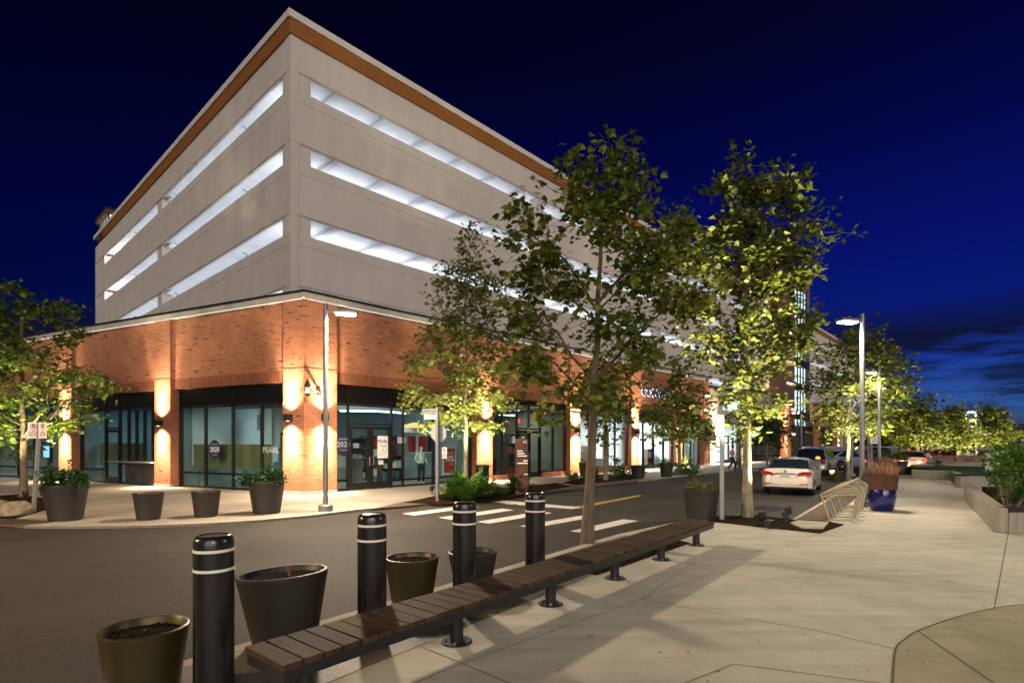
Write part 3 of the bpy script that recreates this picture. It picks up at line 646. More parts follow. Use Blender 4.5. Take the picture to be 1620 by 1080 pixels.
# corner shop, side face
K = [sL(p) for p in (276, 316.5, 360, 405.5, 449.5)]
zk = zL(449, 637); zm = zL(276, 747)
storefront(ANG_L, [(K[i], K[i+1], a, b_) for i in range(4) for a, b_ in ((.06, zm), (zm, zk))], [], louv(K[0], K[2], 2, zk+.06)+louv(K[2], K[4], 2, zk+.06), [(K[1], 0, zk), (K[2], 0, ZH-.1), (K[3], 0, zk)], K[0], K[4], ZH)
room('corner', [fR(.4, .42), fR(L[5]-.1, .42), fR(L[5]-.1, 7.5), fL(K[0], 9.5), fL(K[0], .42)], 4.0, M['interior_cool'], M['floor_in'], M['interior_white'])
for s_, y_, e in ((2.6, 3.0, 48), (6.3, 3.2, 60)): p = fR(s_, y_); light('AREA', 'shop_light', (p.x, p.y, 3.9), e, (1.0, .93, .80), None, 1.2, (0, 0, -1))
for s_, y_, e in ((-2.2, 3.2, 60), (-5.2, 4.5, 75)): p = fL(s_, y_); light('AREA', 'shop_light', (p.x, p.y, 3.9), e, (.58, .86, 1.0), None, 1.2, (0, 0, -1))
# what stands inside the corner shop: a soffit, a timber screen, a sage counter
def inside(name, label, cat, mb, m, ang, group=None):
    o = mb.build(name, m); o.location = A; o.rotation_euler = (0, 0, ang); tag(o, label, cat, group); return o
inside('soffit_beam', 'curved pale ceiling soffit seen through the glass over the corner shop doors', 'soffit', MB().box(1.3, 8.2, 2.2, 2.6, 3.35, 3.62), M['interior_white'], ANG_R)
inside('counter', 'long sage counter behind the side windows of the corner shop', 'counter', MB().box(-5.6, -2.4, 5.2, 5.9, .012, 1.15).box(-5.7, -2.3, 5.1, 6.0, 1.15, 1.2), M['interior_warm'], ANG_L)
inside('partition_screen', 'olive tan temporary partition standing behind the side window with the round sticker', 'partition', MB().box(K[0]+.15, K[3]-.1, .75, .80, .82, 1.86).box(K[3]-.1, K[4]-.15, 1.2, 1.25, .82, 1.86).box(K[0]+.4, K[0]+.46, .8, .86, .012, 1.8).box(K[2], K[2]+.06, .8, .86, .012, 1.8).box(K[3], K[3]+.06, 1.25, 1.31, .012, 1.8), M['kraft'], ANG_L)
inside('timber_crate', 'tall brown crate standing behind the olive partition in the side window', 'crate', MB().box(K[2]+.7, K[3]+.35, 2.2, 3.0, .012, 2.5).box(K[2]+.66, K[2]+.74, 2.16, 2.2, .012, 2.54).box(K[3]+.30, K[3]+.38, 2.16, 2.2, .012, 2.54).box(K[2]+.66, K[3]+.38, 2.16, 2.2, 2.46, 2.54), M['bench_red'], ANG_L)
inside('white_board', 'pale blue white board hanging high behind the middle panes of the side window', 'board', MB().box(K[1]+.2, K[2]-.1, 3.4, 3.5, 1.7, 3.95).box(K[1]+.15, K[1]+.2, 3.38, 3.52, .012, 3.95), M['interior_white'], ANG_L)
inside('column', 'round white column standing behind the first pane of the side window', 'column', MB().lathe([(.25, .012), (.25, 3.99)], 20, (K[1]+.35, 3.0, 0)).lathe([(.30, .012), (.30, .2)], 20, (K[1]+.35, 3.0, 0)), M['interior_white'], ANG_L)
inside('reflection_sheet', 'dark sheet imitating a tree reflection in the pane next to the brick corner pier', 'reflection_sheet', MB().tube([(K[3]+.35+.12*k, 1.9+.06*(k % 2), 3.9) for k in range(9)], .02, 4).poly([(K[3]+.35, 1.9, .6), (K[4]-.2, 1.9, .6), (K[4]-.2, 1.9, 3.9), (K[3]+.35, 1.9, 3.9)]).poly([(K[3]+.35, 1.95, .6), (K[4]-.2, 1.95, .6), (K[4]-.2, 1.95, 3.9), (K[3]+.35, 1.95, 3.9)]), M['interior_dark'], ANG_L)  # dark sheet imitates the reflection of a tree in this pane
inside('brightening_panel', 'large white panel added to brighten the end wall behind the olive partition', 'wall panel', MB().box(K[0]-.02, K[0]+.05, .8, 3.0, 1.0, 3.7).box(K[0]-.02, K[0]+.05, 3.05, 5.4, 1.0, 3.7).box(K[0]-.02, K[0]+.08, .8, 5.4, .9, 1.0), M['interior_white'], ANG_L)  # white panels added so the upper end wall looks brighter
t = thing('hanging_menu', 'pale hanging menu board high inside the first panes of the side window', 'menu board', fL(K[0]+1.6, 3.6), ANG_L)
MB().box(-.9, .9, 0, .05, 2.5, 3.3).build('board', M['interior_white'], t)
for k in range(4): MB().box(-.75, .2+.12*k, -.006, -.001, 3.12-.15*k, 3.16-.15*k).build('text_line', M['grey_ink'], t)
MB().tube([(-.8, .02, 3.3), (-.8, .02, 3.99)], .01, 5).tube([(.8, .02, 3.3), (.8, .02, 3.99)], .01, 5).build('hanger', M['frame'], t)
for k, (xx, yy, lab) in enumerate(((K[1]+.3, 1.9, 'round table nearest the end panes inside the side window'), (K[2]+.8, 2.6, 'round table in the middle panes of the side window'))):
    t = thing('cafe_table', lab, 'table', fL(xx, yy), ANG_L, 'cafe tables in the corner shop')
    MB().lathe([(.40, .74), (.40, .77)], 24).build('table_top', M['interior_white'], t); MB().lathe([(.22, .012), (.22, .03), (.04, .05), (.04, .74)], 16).build('pedestal', M['frame'], t)
inside('duct', 'grey air duct running under the corner shop ceiling', 'duct', MB().tube([(-6.5, 2.0, 3.65), (-1.5, 2.0, 3.65)], .22, 12), M['metal'], ANG_L)
inside('kraft_paper', 'tan kraft paper taped inside the narrow pane beside the corner pier', 'paper cover', MB().box(L[0]+.08, L[1]-.08, .30, .305, .95, 1.9), M['interior_warm'], ANG_R)

# second bay of the side face: door, serving hatch with a counter on dark brick
B = [sL(p) for p in (119, 158.5, 180.5, 194.5, 246)]
zh = zL(200, 647); zc = zL(225, 731)
storefront(ANG_L, [(B[0], B[1], .06, zL(140, 742)), (B[0], B[1], zL(140, 742), zh), (B[1], B[2], zL(170, 679)+.06, zh), (B[2], B[3], .06, .95), (B[2], B[3], .95, zh)]+[(B[3]+(B[4]-B[3])*k/4, B[3]+(B[4]-B[3])*(k+1)/4, zc+.05, zh-.04) for k in range(4)],
           [(B[1], B[2], zL(170, 679), 1)], [], [(B[1], 0, ZH-.1), (B[2], 0, ZH-.1), (B[3], 0, ZH-.1)]+[(B[3]+(B[4]-B[3])*k/4, zc, zh) for k in (1, 2, 3)], B[0], B[4], ZH)
pr(MB().box(B[0], B[4], .27, .31, zh+.04, ZH-.1), 'head_panel', M['louvre'], ANG_L)
pr(MB().box(B[3]+.04, B[4], .08, .30, 0, zc-.03), 'hatch_wall', M['dark_brick'], ANG_L)
pr(MB().box(sL(178), B[4]-.01, -.22, .32, zc-.03, zc+.03), 'hatch_counter', M['white_metal'], ANG_L)
room('second', [fL(K[0]-.4, .42), fL(K[0]-.4, 7), fL(B[0], 7), fL(B[0], .42)], 4.0, M['interior_cool'], M['floor_in'], M['interior_white'])
p = fL((B[0]+B[4])/2, 3); light('AREA', 'shop_light', (p.x, p.y, 3.9), 100, (.60, .86, 1.0), None, 2.0, (0, 0, -1))
inside('partition_screen', 'olive tan partition behind the door and hatch of the second side bay', 'partition', MB().box(B[0]+.15, B[3]-.1, 1.0, 1.05, .85, 1.9).box(B[3]+.1, B[4]-.1, 1.6, 1.65, .95, 1.95).box(B[0]+.3, B[0]+.36, 1.05, 1.11, .012, 1.8).box(B[3]+.3, B[3]+.36, 1.65, 1.71, .012, 1.9), M['kraft'], ANG_L)
for k, xx in enumerate((B[0]+.9, B[2]+.5)):
    t = thing('bar_stool', ('white stool inside the glass nearest the tree side pier', 'white stool inside the glass beside the serving hatch')[k], 'stool', fL(xx, .62), ANG_L, 'stools inside the second side bay')
    MB().lathe([(.17, .72), (.18, .76)], 16).build('seat', M['interior_white'], t)
    for a in range(3): MB().tube([(.05*math.cos(a*2.1), .05*math.sin(a*2.1), .72), (.2*math.cos(a*2.1), .2*math.sin(a*2.1), .01)], .014, 5).build('leg', M['metal'], t)
# third bay of the side face, behind the tree
C_ = [sL(p) for p in (-42, -12, 20, 45, 71, 95)]
zm3 = zL(60, 740)
storefront(ANG_L, [(C_[i], C_[i+1], a, b_) for i in range(5) for a, b_ in ((.06, zm3), (zm3, zL(60, 640)))], [], [(C_[0]+.02, C_[5]-.02, zL(60, 640)+.05, ZH-.1)], [(C_[i], 0, zL(60, 640)) for i in (1, 2, 3, 4)], C_[0], C_[5], ZH)
room('third', [fL(B[0]-.5, .42), fL(B[0]-.5, 7), fL(C_[0], 7), fL(C_[0], .42)], 4.0, M['interior_warm'], M['floor_in'], M['interior_white'])
p = fL((C_[0]+C_[5])/2, 2.5); light('AREA', 'shop_light', (p.x, p.y, 3.9), 210, (.80, .95, .95), None, 2.4, (0, 0, -1))
for k, xx in enumerate((-.3, .9)):
    t = thing('wall_screen', ('blue lit screen on the left of the pair behind the tree shop window', 'blue lit screen nearer the tree trunk in the side shop window')[k], 'screen', fL(sL(2)+xx+.3, 1.6), ANG_L, 'lit screens in the side shop')
    MB().box(-.45, .45, 0, .05, 1.05, 1.75).build('casing', M['frame'], t); MB().box(-.42, .42, -.004, -.001, 1.08, 1.72).build('display', E_SCREEN, t)
    MB().box(-.04, .04, .02, .06, .012, 1.06).build('stand', M['frame'], t)

# street face bay two
D = [sR(p) for p in (778, 800, 823, 860, 880, 899.5)]
z2 = zR(830, 640); zs2 = zR(790, 750); zd2 = zR(840, 681)
storefront(ANG_R, [(D[0], D[1], zs2, z2), (D[1], D[2], zs2, z2), (D[2], D[3], zd2+.1, z2), (D[3], D[4], zs2, z2), (D[4], D[5], zs2, z2)], [(D[2]+.05, D[3]-.05, zd2, 2)], louv(D[0], D[5], 4, z2+.06),
           [(D[1], zs2, z2), (D[2], 0, ZH-.1), (D[3], 0, ZH-.1), (D[4], zs2, z2), ((D[2]+D[3])/2, zd2+.1, z2)], D[0], D[5], ZH, [(D[0], D[2]-.04, zs2-.04), (D[3]+.04, D[5], zs2-.04)])
room('bay two', [fR(D[0]-.3, .42), fR(D[5]+.3, .42), fR(D[5]+.3, 8), fR(D[0]-.3, 8)], 4.0, M['interior_warm'], M['floor_in'], M['interior_white'])
for s_ in (D[1], D[4]): p = fR(s_, 3); light('AREA', 'shop_light', (p.x, p.y, 3.9), 85, (1, .95, .86), None, 1.5, (0, 0, -1))
for k, (a, y_) in enumerate(((D[0]+.4, 2.0), (D[2]+.3, 4.0), (D[3]+.2, 3.0))):
    t = thing('ceiling_light', ('white linear light over the shirts inside the second street bay', 'white linear light over the double doors of the second street bay', 'white linear light above the right panes of the second street bay')[k], 'ceiling light', fR(a, y_), ANG_R, 'linear lights in the second bay')
    MB().box(-.7, .7, -.06, .06, 3.56, 3.66).build('housing', M['white_metal'], t); MB().box(-.68, .68, -.05, .05, 3.545, 3.559).build('diffuser', E_TUBE, t)
    MB().tube([(-.5, 0, 3.66), (-.5, 0, 3.99)], .01, 5).build('hanger', M['metal'], t)
t = thing('exit_sign', 'red lit exit sign above the double doors of the second bay', 'exit sign', fR((D[2]+D[3])/2-.15, .9), ANG_R)
MB().box(-.17, .17, 0, .05, 3.0, 3.24).build('casing', E_EXIT, t); text_obj('lettering', 'EXIT', .16, M['white_ink'], t, .002, loc=(0, -.006, 3.12)); MB().tube([(0, .02, 3.24), (0, .02, 3.99)], .012, 6).build('hanger', M['frame'], t)

# bay three
Q = [sR(p) for p in (917, 937, 978, 996.5)]
zs3 = zR(960, 738); z3 = zR(960, 655)
storefront(ANG_R, [(Q[i], Q[i+1], zs3, z3) for i in range(3)], [], louv(Q[0], Q[3], 3, z3+.06), [(Q[1], zs3, z3), (Q[2], zs3, z3)], Q[0], Q[3], ZH, [(Q[0], Q[3], zs3-.04)])
room('bay three', [fR(Q[0]-.3, .42), fR(Q[3]+.2, .42), fR(Q[3]+.2, 7), fR(Q[0]-.3, 7)], 4.0, M['interior_white'], M['floor_in'], M['interior_white'])
p = fR((Q[0]+Q[3])/2, 2.5); light('AREA', 'shop_light', (p.x, p.y, 3.9), 600, (1, .97, .92), None, 1.6, (0, 0, -1))
inside('timber_screen', 'orange timber screen inside the window before the lit white display', 'panel', MB().box(Q[2]+.1, Q[2]+.75, 1.2, 1.3, .3, 2.6).box(Q[2]+.1, Q[2]+.16, 1.18, 1.2, .3, 2.6), M['fascia'], ANG_R)
inside('display_column', 'white lit display column in the window beside the orange timber panel', 'display', MB().box(Q[2]+.85, Q[3]-.1, .9, 1.0, .3, 3.3).box(Q[2]+.85, Q[3]-.1, .8, 1.05, .26, .3), E_STORE, ANG_R)
inside('display_table', 'white display table with stacked goods in the third bay window', 'table', MB().box(Q[1]+.3, Q[2]-.2, 1.0, 1.8, .8, .86).box(Q[1]+.35, Q[1]+.42, 1.05, 1.75, .012, .8).box(Q[2]-.3, Q[2]-.24, 1.05, 1.75, .012, .8).box(Q[1]+.5, Q[1]+.9, 1.2, 1.6, .86, 1.35).box(Q[1]+1.0, Q[1]+1.3, 1.2, 1.6, .86, 1.7), M['interior_white'], ANG_R)
# bay four, bright
V_ = [sR(p) for p in (1009, 1022, 1038, 1054.5, 1068)]
z4 = zR(1030, 668); zd4 = zR(1030, 686)
storefront(ANG_R, [(V_[0], V_[1], .1, z4), (V_[1], V_[2], zd4+.08, z4), (V_[2], V_[3], zd4+.08, z4), (V_[3], V_[4], .1, z4)], [(V_[1]+.03, V_[2]-.03, zd4, 1), (V_[2]+.03, V_[3]-.03, zd4, 1)], louv(V_[0], V_[4], 4, z4+.06), [(V_[1], 0, ZH-.1), (V_[2], 0, z4), (V_[3], 0, ZH-.1)], V_[0], V_[4], ZH)
room('bay four', [fR(V_[0]-.2, .42), fR(V_[4]+.2, .42), fR(V_[4]+.2, 7), fR(V_[0]-.2, 7)], 4.0, M['interior_white'], M['floor_in'], M['interior_white'])
p = fR((V_[0]+V_[4])/2, 2.5); light('AREA', 'shop_light', (p.x, p.y, 3.9), 1200, (.92, .95, 1), None, 2.0, (0, 0, -1))
inside('clothes_rack', 'rack of dark clothes inside the bright glass doors', 'clothes rack', MB().tube([(V_[0]+.2, 1.6, .02), (V_[0]+.2, 1.6, 1.6), (V_[1]+.9, 1.6, 1.6), (V_[1]+.9, 1.6, .02)], .025, 6).box(V_[0]+.3, V_[0]+1.0, 1.4, 1.8, .7, 1.5).box(V_[1]+.0, V_[1]+.5, 1.4, 1.8, .5, 1.5), M['dark_cloth'], ANG_R)
inside('blue_display_box', 'blue display plinth inside the bright shop beside the brick pier', 'plinth', MB().box(V_[0]+.25, V_[1]-.1, .8, 1.2, .05, 1.0).box(V_[0]+.2, V_[1]-.05, .75, 1.25, 1.0, 1.05), M['rack_blue'], ANG_R)
# bay five, dim
W_ = [sR(p) for p in (1078, 1086, 1097, 1111)]
storefront(ANG_R, [(W_[i], W_[i+1], .1, z4) for i in range(3)], [], louv(W_[0], W_[3], 3, z4+.06), [(W_[1], 0, z4), (W_[2], 0, z4)], W_[0], W_[3], ZH)
room('bay five', [fR(W_[0]-.2, .42), fR(W_[3]+.2, .42), fR(W_[3]+.2, 6), fR(W_[0]-.2, 6)], 4.0, M['interior_cool'], M['floor_in'], M['interior_white'])
p = fR((W_[0]+W_[3])/2, 2.5); light('AREA', 'shop_light', (p.x, p.y, 3.9), 240, (.85, .93, 1), None, 1.5, (0, 0, -1))

# shelves, racks and pictures that furnish the bays of the street face
rs = random.Random(31)
def shelf_unit(lab, s_, y_, w_, h_, back='interior_dark', rows=4):
    t = thing('display_shelf', lab, 'shelf', fR(s_, y_), ANG_R, 'shop display shelves')
    MB().box(-w_/2, w_/2, .36, .40, .02, h_).build('back_board', M[back], t)
    fr_ = MB().box(-w_/2-.04, -w_/2, 0, .40, .02, h_).box(w_/2, w_/2+.04, 0, .40, .02, h_)
    for r_ in range(rows+1): fr_.box(-w_/2, w_/2, 0, .36, .05+(h_-.1)*r_/rows, .08+(h_-.1)*r_/rows)
    fr_.build('shelf_board', M['wood'], t)
    for r_ in range(rows):
        x_ = -w_/2+.06; gd = MB(); m_ = rs.choice(('red', 'white_ink', 'dark_cloth', 'rack_blue', 'grey_ink', 'white_cloth', 'fascia'))
        while x_ < w_/2-.2:
            q = rs.uniform(.12, .32); hh = rs.uniform(.3, .85)*(h_-.1)/rows
            if rs.random() < .8: gd.box(x_, min(x_+q, w_/2-.04), .06, .32, .08+(h_-.1)*r_/rows, .08+(h_-.1)*r_/rows+hh)
            x_ += q+rs.uniform(.03, .12)
        if gd.v: gd.build('folded_goods', M[m_], t)
    return t
shelf_unit('dark shelf of goods behind the narrow pane left of the double doors', L[1]+.2, 4.6, 1.5, 2.4); shelf_unit('shelf of goods on the back wall behind the right door leaf', L[2]+1.1, 5.2, 1.7, 2.2)
shelf_unit('shelf of goods behind the poster window of the corner shop', L[3]+2.6, 5.8, 2.0, 2.3); shelf_unit('low shelf right of the mannequin in the corner shop', L[3]+1.4, 3.0, 1.2, 1.3, rows=2)
shelf_unit('tall dark shelf in the first pane of the second street bay', D[0]+1.6, 3.6, 1.6, 2.3); shelf_unit('shelf of shirts behind the second street bay doors', D[2]+1.4, 4.8, 1.8, 2.2); shelf_unit('tall shelf seen through the right panes of the second street bay', D[3]+1.6, 3.4, 1.6, 2.5); shelf_unit('low shelf close behind the glass left of the directory slab', D[0]+.9, 1.2, 1.3, 1.1, rows=2)
shelf_unit('shelf of goods in the left pane of the third street bay', Q[0]+1.6, 2.6, 1.6, 2.4); shelf_unit('shelf of goods behind the lit display of the third street bay', Q[1]+2.6, 4.2, 1.8, 2.4)
shelf_unit('shelf of dark clothes behind the bright glass doors', V_[1]+1.8, 3.4, 1.6, 2.2); shelf_unit('low shelf inside the right pane of the bright shop', V_[3]+.6, 1.6, 1.0, 1.4, rows=2); shelf_unit('shelf in the dim bay beside the stucco shop', W_[1]+1.0, 2.0, 1.6, 2.2)
for k, (s_, z_, lab) in enumerate(((D[0]+2.0, 2.9, 'framed picture high in the first pane of the second street bay'), (D[1]+1.3, 2.95, 'framed picture above the shirts in the second street bay'))):
    t = thing('framed_picture', lab, 'picture', fR(s_, 3.2)+Vector((0, 0, z_)), ANG_R, 'framed pictures in the second bay'); MB().box(-.3, .3, 0, .03, -.36, .36).build('frame', M['frame'], t); MB().box(-.24, .24, -.006, -.001, -.30, .30).build('print', M['white_ink'], t); MB().box(-.12, .12, -.012, -.0065, -.2, .1).build('motif', M['grey_ink'], t)

# ------------------------------------------------------------------ the pale stucco shop and the dark one beyond it
def wing(name, label, cat): return thing(name, label, cat, A, ANG_R)
pal = wing('stucco_shop_building', 'beige stucco shop with a brightly lit entrance beside the brick shops', 'shop building')
P_ = [sR(p) for p in (1120, 1130, 1149, 1164, 1171, 1180)]
zp = zR(1150, 668); zpt = zR(1134, 616)
MB().box(P_[0], P_[5]+.3, -.12, .5, zp, zpt).build('stucco_wall', M['stucco'], pal)
MB().box(P_[0]-.02, P_[5]+.4, -.2, .6, zpt, zpt+.22).build('coping', M['roof_edge'], pal)
for a, b_ in ((P_[0], P_[1]), (P_[4], P_[5]+.3)): MB().box(a, b_, -.16, .5, 0, zp+.02).build('pier', M['stucco'], pal)
storefront(0, [(P_[1], P_[2], .1, zp-.5), (P_[1], P_[2], zp-.5, zp-.06), (P_[2], P_[3], 2.7, zp-.06), (P_[3], P_[4], .1, zp-.06)], [(P_[2]+.04, P_[3]-.04, 2.6, 2)], [], [(P_[2], 0, zp), (P_[3], 0, zp)], P_[1], P_[4], zp, parent=pal)
MB().box(P_[1]-.2, P_[4]+.2, 5.0, 5.1, .012, zp+.3).build('glowing_back_wall', E_STORE, pal); MB().box(P_[1]-.2, P_[4]+.2, .4, 5.0, zp+.1, zp+.3).build('shop_ceiling', M['interior_white'], pal)  # back wall glows by its material, in place of lamplight falling on it
MB().box(P_[1]-.3, P_[1]-.2, .4, 5, .012, zp).box(P_[4]+.2, P_[4]+.3, .4, 5, .012, zp).build('shop_wall', M['interior_white'], pal)
MB().box(P_[1], P_[4], .4, 5, .005, .012).build('shop_floor', M['floor_in'], pal)
p = fR((P_[1]+P_[4])/2, 2.4); light('AREA', 'shop_light', (p.x, p.y, zp-.02), 900, (.92, .95, 1), None, 2.5, (0, 0, -1))
MB().box(P_[1]+.4, P_[1]+1.3, 2.2, 2.8, .012, 1.3).box(P_[3]-.6, P_[3]+.2, 3.0, 3.6, .012, 1.6).build('goods_stand', M['rack_blue'], pal)
dk = wing('dark_shop_building', 'unlit shop front between the lit stucco shop and the stair tower', 'shop building')
X_ = [P_[5]+.3, sR(1200), sR(1216), sR(1235)]
MB().box(X_[0], X_[3], 0, .5, ZH, ZBR-.1).build('wall', M['stucco'], dk); MB().box(X_[0], X_[3], -.1, .6, ZBR-.1, ZBR+.1).build('coping', M['roof_edge'], dk)
storefront(0, [(X_[i], X_[i+1], .1, ZH-.4) for i in range(3)], [], [(X_[0]+.02, X_[3]-.02, ZH-.36, ZH-.1)], [(X_[1], 0, ZH-.1), (X_[2], 0, ZH-.1)], X_[0], X_[3], ZH, parent=dk, m_glass='glass_dim')
MB().box(X_[0], X_[3], 4, 4.1, 0, ZH).box(X_[0], X_[3], .5, 4, ZH-.1, ZH).build('shop_wall', M['interior_dark'], dk)

# ------------------------------------------------------------------ stair tower
OT = A-inR*0+inR*2.6
def sT(px): return along(OT, dR, px)
def zT(px, py): return zat(OT, dR, px, py)
tow = thing('stair_tower', 'tall brown brick stair tower with stacked lit windows and pink light bars', 'stair tower', OT, ANG_R)
t0, t1, t2, t3 = sT(1236), sT(1244), sT(1257.3), sT(1281)
zTop = zT(1263, 431)
MB().box(t0, t2, 0, 6, 0, zTop).build('brick_wall', M['tower_brick'], tow); MB().box(t2, t3, 0, 6, zTop-1.9, zTop-.003).build('brick_wall', M['tower_brick'], tow)
MB().box(t3-.45, t3, -.02, 6, 0, zTop-1.9).build('corner_post', M['tower_brick'], tow)
MB().box(t0-.15, t3+.15, -.25, 6.2, zTop, zTop+.18).build('roof_edge', M['roof_edge'], tow)
MB().box(t2, t3-.45, .50, .56, 0, zTop-1.9).build('glowing_stair_wall', E_STAIR, tow)  # wall glows by emission, standing in for the lit stair hall
fl = [zT(1268, y) for y in (709, 663, 618, 580, 540, 500, 462)]
frm = MB()
for k, z_ in enumerate(fl):
    MB().box(t2+.02, t3-.47, -.03, .3, z_-.05, z_+1.05).build('spandrel', M['frame'], tow) if k < 6 else None
for k in range(1, 5): x_ = t2+(t3-.45-t2)*k/5; frm.box(x_-.05, x_+.05, -.04, .12, 0, zTop-1.9)
for z_ in fl: frm.box(t2, t3-.45, -.035, .1, z_+1.9, z_+1.97)
frm.build('window_frame', M['frame'], tow)
MB().box(t2+.01, t3-.46, .05, .07, .02, zTop-1.95).build('window_glass', M['glass'], tow)
st = MB()
for k in range(6): st.prism([(t2+.3, .35, fl[k]-.4), (t3-.8, .35, fl[k]+1.5), (t3-.8, .35, fl[k]+1.7), (t2+.3, .35, fl[k]-.2)], (0, .12, 0))
st.build('stair_flight', M['far_grey'], tow)
for (x0, y0) in ((1250, 684.5), (1250, 645), (1249, 605), (1248, 571), (1253, 525), (1249, 487)):
    zz = zT(1250, y0+2); MB().box(t1+.1, t2-.15, -.14, -.03, zz-.11, zz+.11).build('light_bar', E_REDSTRIP, tow)
MB().box(t0-.3, t1, -.6, 0, 0, zT(1240, 640)).build('pier', M['brick'], tow)
iv = MB(); r2 = random.Random(5)
for k in range(420):
    x_, z_ = r2.uniform(t1+.05, t2-.1), r2.random()**1.5*4.2; s_ = r2.uniform(.07, .14); a = r2.uniform(0, 6.28)
    iv.poly([(x_+s_*math.cos(a+b_), -.05-r2.random()*.1, z_+s_*math.sin(a+b_)) for b_ in (0, 1.57, 3.14, 4.71)])
o = iv.build('climbing_ivy', M['leaf_shrub']); o.location = OT; o.rotation_euler = (0, 0, ANG_R); tag(o, 'green ivy climbing the foot of the brown stair tower', 'ivy')
# far brick block beyond the tower: one lit pier between shop windows
fb = wing('far_shop_building', 'brick shop row beyond the stair tower half hidden by trees', 'shop building')
f0, f1 = sR(1290), sR(1352)
MB().box(f0, f1, 0, .5, ZH, ZBR).build('brick_wall', M['brick'], fb); MB().box(f0, f1, 2.5, 2.6, 0, ZH).build('shop_wall', M['interior_dark'], fb)
for a in (1292, 1323, 1343): MB().box(sR(a), sR(a)+1.3, -.1, .5, 0, ZH).build('pier', M['brick'], fb)
fr = MB()
for a in range(8): x_ = f0+(f1-f0)*a/8; fr.box(x_-.06, x_+.06, .25, .4, 0, ZH)
fr.box(f0, f1, .26, .39, ZH-.35, ZH-.25).box(f0, f1, .26, .39, .3, .4); fr.build('shopfront_frame', M['frame'], fb); MB().box(f0, f1, -.2, .7, ZBR, ZBR+.3).build('coping', M['coping'], fb)
# ------------------------------------------------------------------ lamps on poles
def lamp_post(loc, h, label, arm=.75, rz=math.pi, power=0, rad=.072, color=(1, .84, .62), cone=150, tilt=0):
    t = thing('lamp_post', label, 'lamp post', loc, rz, 'street lamp posts')
    MB().lathe([(.20, 0), (.20, .16), (.17, .19), (rad+.01, .20)], 24).build('base_cover', M['metal'], t, smooth=True)
    MB().lathe([(rad, .18), (rad*.95, h*.5), (rad*.85, h), (rad*.8, h+.02)], 20).build('pole', M['metal'], t, smooth=True)
    MB().tube([(0, 0, h-.20), (arm*.35, 0, h-.20)], .028, 8).build('arm', M['metal'], t, smooth=True)
    mb = MB().prism([(arm*.30, -.17, h-.25), (arm*.30, .17, h-.25), (arm+.12, .17, h-.25), (arm+.12, -.17, h-.25)][::-1], (0, 0, .09))
    mb.build('lamp_head', M['metal'], t, bevel=.02)
    MB().box(arm*.38, arm+.06, -.12, .12, h-.285, h-.252).build('lamp_lens', E_LAMP, t)
    if power:
        light('SPOT', 'street_light', (arm*.7, 0, h-.34), power, color, t, .28, (tilt, 0, -1), R(cone), .25)
    return t
lamp_post(g(515, 808), 5.85, 'tall lamp post lighting the brick corner pier', rz=R(10), power=5400, color=(1, .80, .58), cone=160)
lamp_post(g(1364, 801), 5.80, 'tall lamp post behind the bike rack beside the blue planter', rz=R(195), power=1900, cone=150)
lamp_post(g(1391, 760), 5.70, 'lamp post farther up the kerb beyond the blue planter', rz=R(190), power=1900, cone=150)
lamp_post(g(1544, 727), 5.5, 'lamp post between the two round uplit trees past the red benches', rz=R(180), power=2200)
lamp_post(g(1575, 721), 5.4, 'thin lamp post behind the last uplit tree beside the ramp', rz=R(180), power=1500)
lamp_post(g(1268, 730), 5.1, 'grey lamp post standing before the stair tower windows', rz=R(170))
lamp_post(g(1347.5, 753), 5.0, 'grey lamp post rising into the tree beside the silver car', rz=R(170))
# unseen lamp posts beside and behind the viewpoint, added as fill light
lamp_post(Vector((10.2, 5.2, 0)), 5.8, 'unseen fill lamp post on the open plaza outside the view', rz=R(190), power=1000, color=(1, .84, .60), cone=165)
lamp_post(Vector((3.0, -7.5, 0)), 6.5, 'unseen fill lamp post on the plaza behind the viewpoint', rz=R(80), power=1500, color=(1, .83, .60), cone=170)
lamp_post(Vector((-15.0, 3.0, 0)), 6.0, 'unseen fill lamp post across the road outside the view', rz=R(60), power=6500, color=(1, .72, .36), cone=172)

# ------------------------------------------------------------------ wall lamps on the piers
def wall_lamp(p, rz, label, power=150, h=2.9):
    t = thing('wall_lamp', label, 'wall lamp', p, rz, 'up and down wall lamps on the piers')      # local -y points away from the wall
    MB().box(-.10, .10, -.30, -.03, -.13, .13).build('housing', M['frame'], t, bevel=.01)
    MB().box(-.06, .06, -.04, .02, -.09, .09).build('wall_plate', M['frame'], t)
    for s_ in (-1, 1):
        MB().lathe([(.06, 0), (.06, .012)], 16, (0, -.17, (-.138 if s_ < 0 else .100))).build('lens', E_SCONCE, t)
        light('SPOT', 'wall_light', (0, -.27, s_*.19), power*5, (1, .76, .50), t, .05, (0, .14, s_), R(128), .9); light('SPOT', 'wall_beam', (0, -.27, s_*.19), power*24, (1, .76, .50), t, .05, (0, .045, s_), R(64), 1.0)
    return t
def lampR(px, py, lab, **k): return wall_lamp(fR(sR(px), -.10)+Vector((0, 0, zR(px, py))), ANG_R, lab, **k)
def lampL(px, py, lab, **k): return wall_lamp(fL(sL(px), -.10)+Vector((0, 0, zL(px, py))), ANG_L, lab, **k)
lampL(464.5, 660.5, 'dark wall lamp on the side face of the brick corner pier'); lampR(509, 660, 'dark wall lamp on the corner pier half behind the lamp post')
lampL(260, 669, 'dark wall lamp on the pier beside the serving hatch'); lampL(106, 676, 'dark wall lamp on the pier behind the sign post tree'); lampL(-54, 684, 'wall lamp on the last pier of the side face')
lampR(766, 671, 'dark wall lamp on the pier above the litter bin', power=170); lampR(908.5, 681, 'dark wall lamp on the pier behind the bench tree trunk', power=190); lampR(1003, 684, 'dark wall lamp on the pier left of the bright glass doors', power=200)
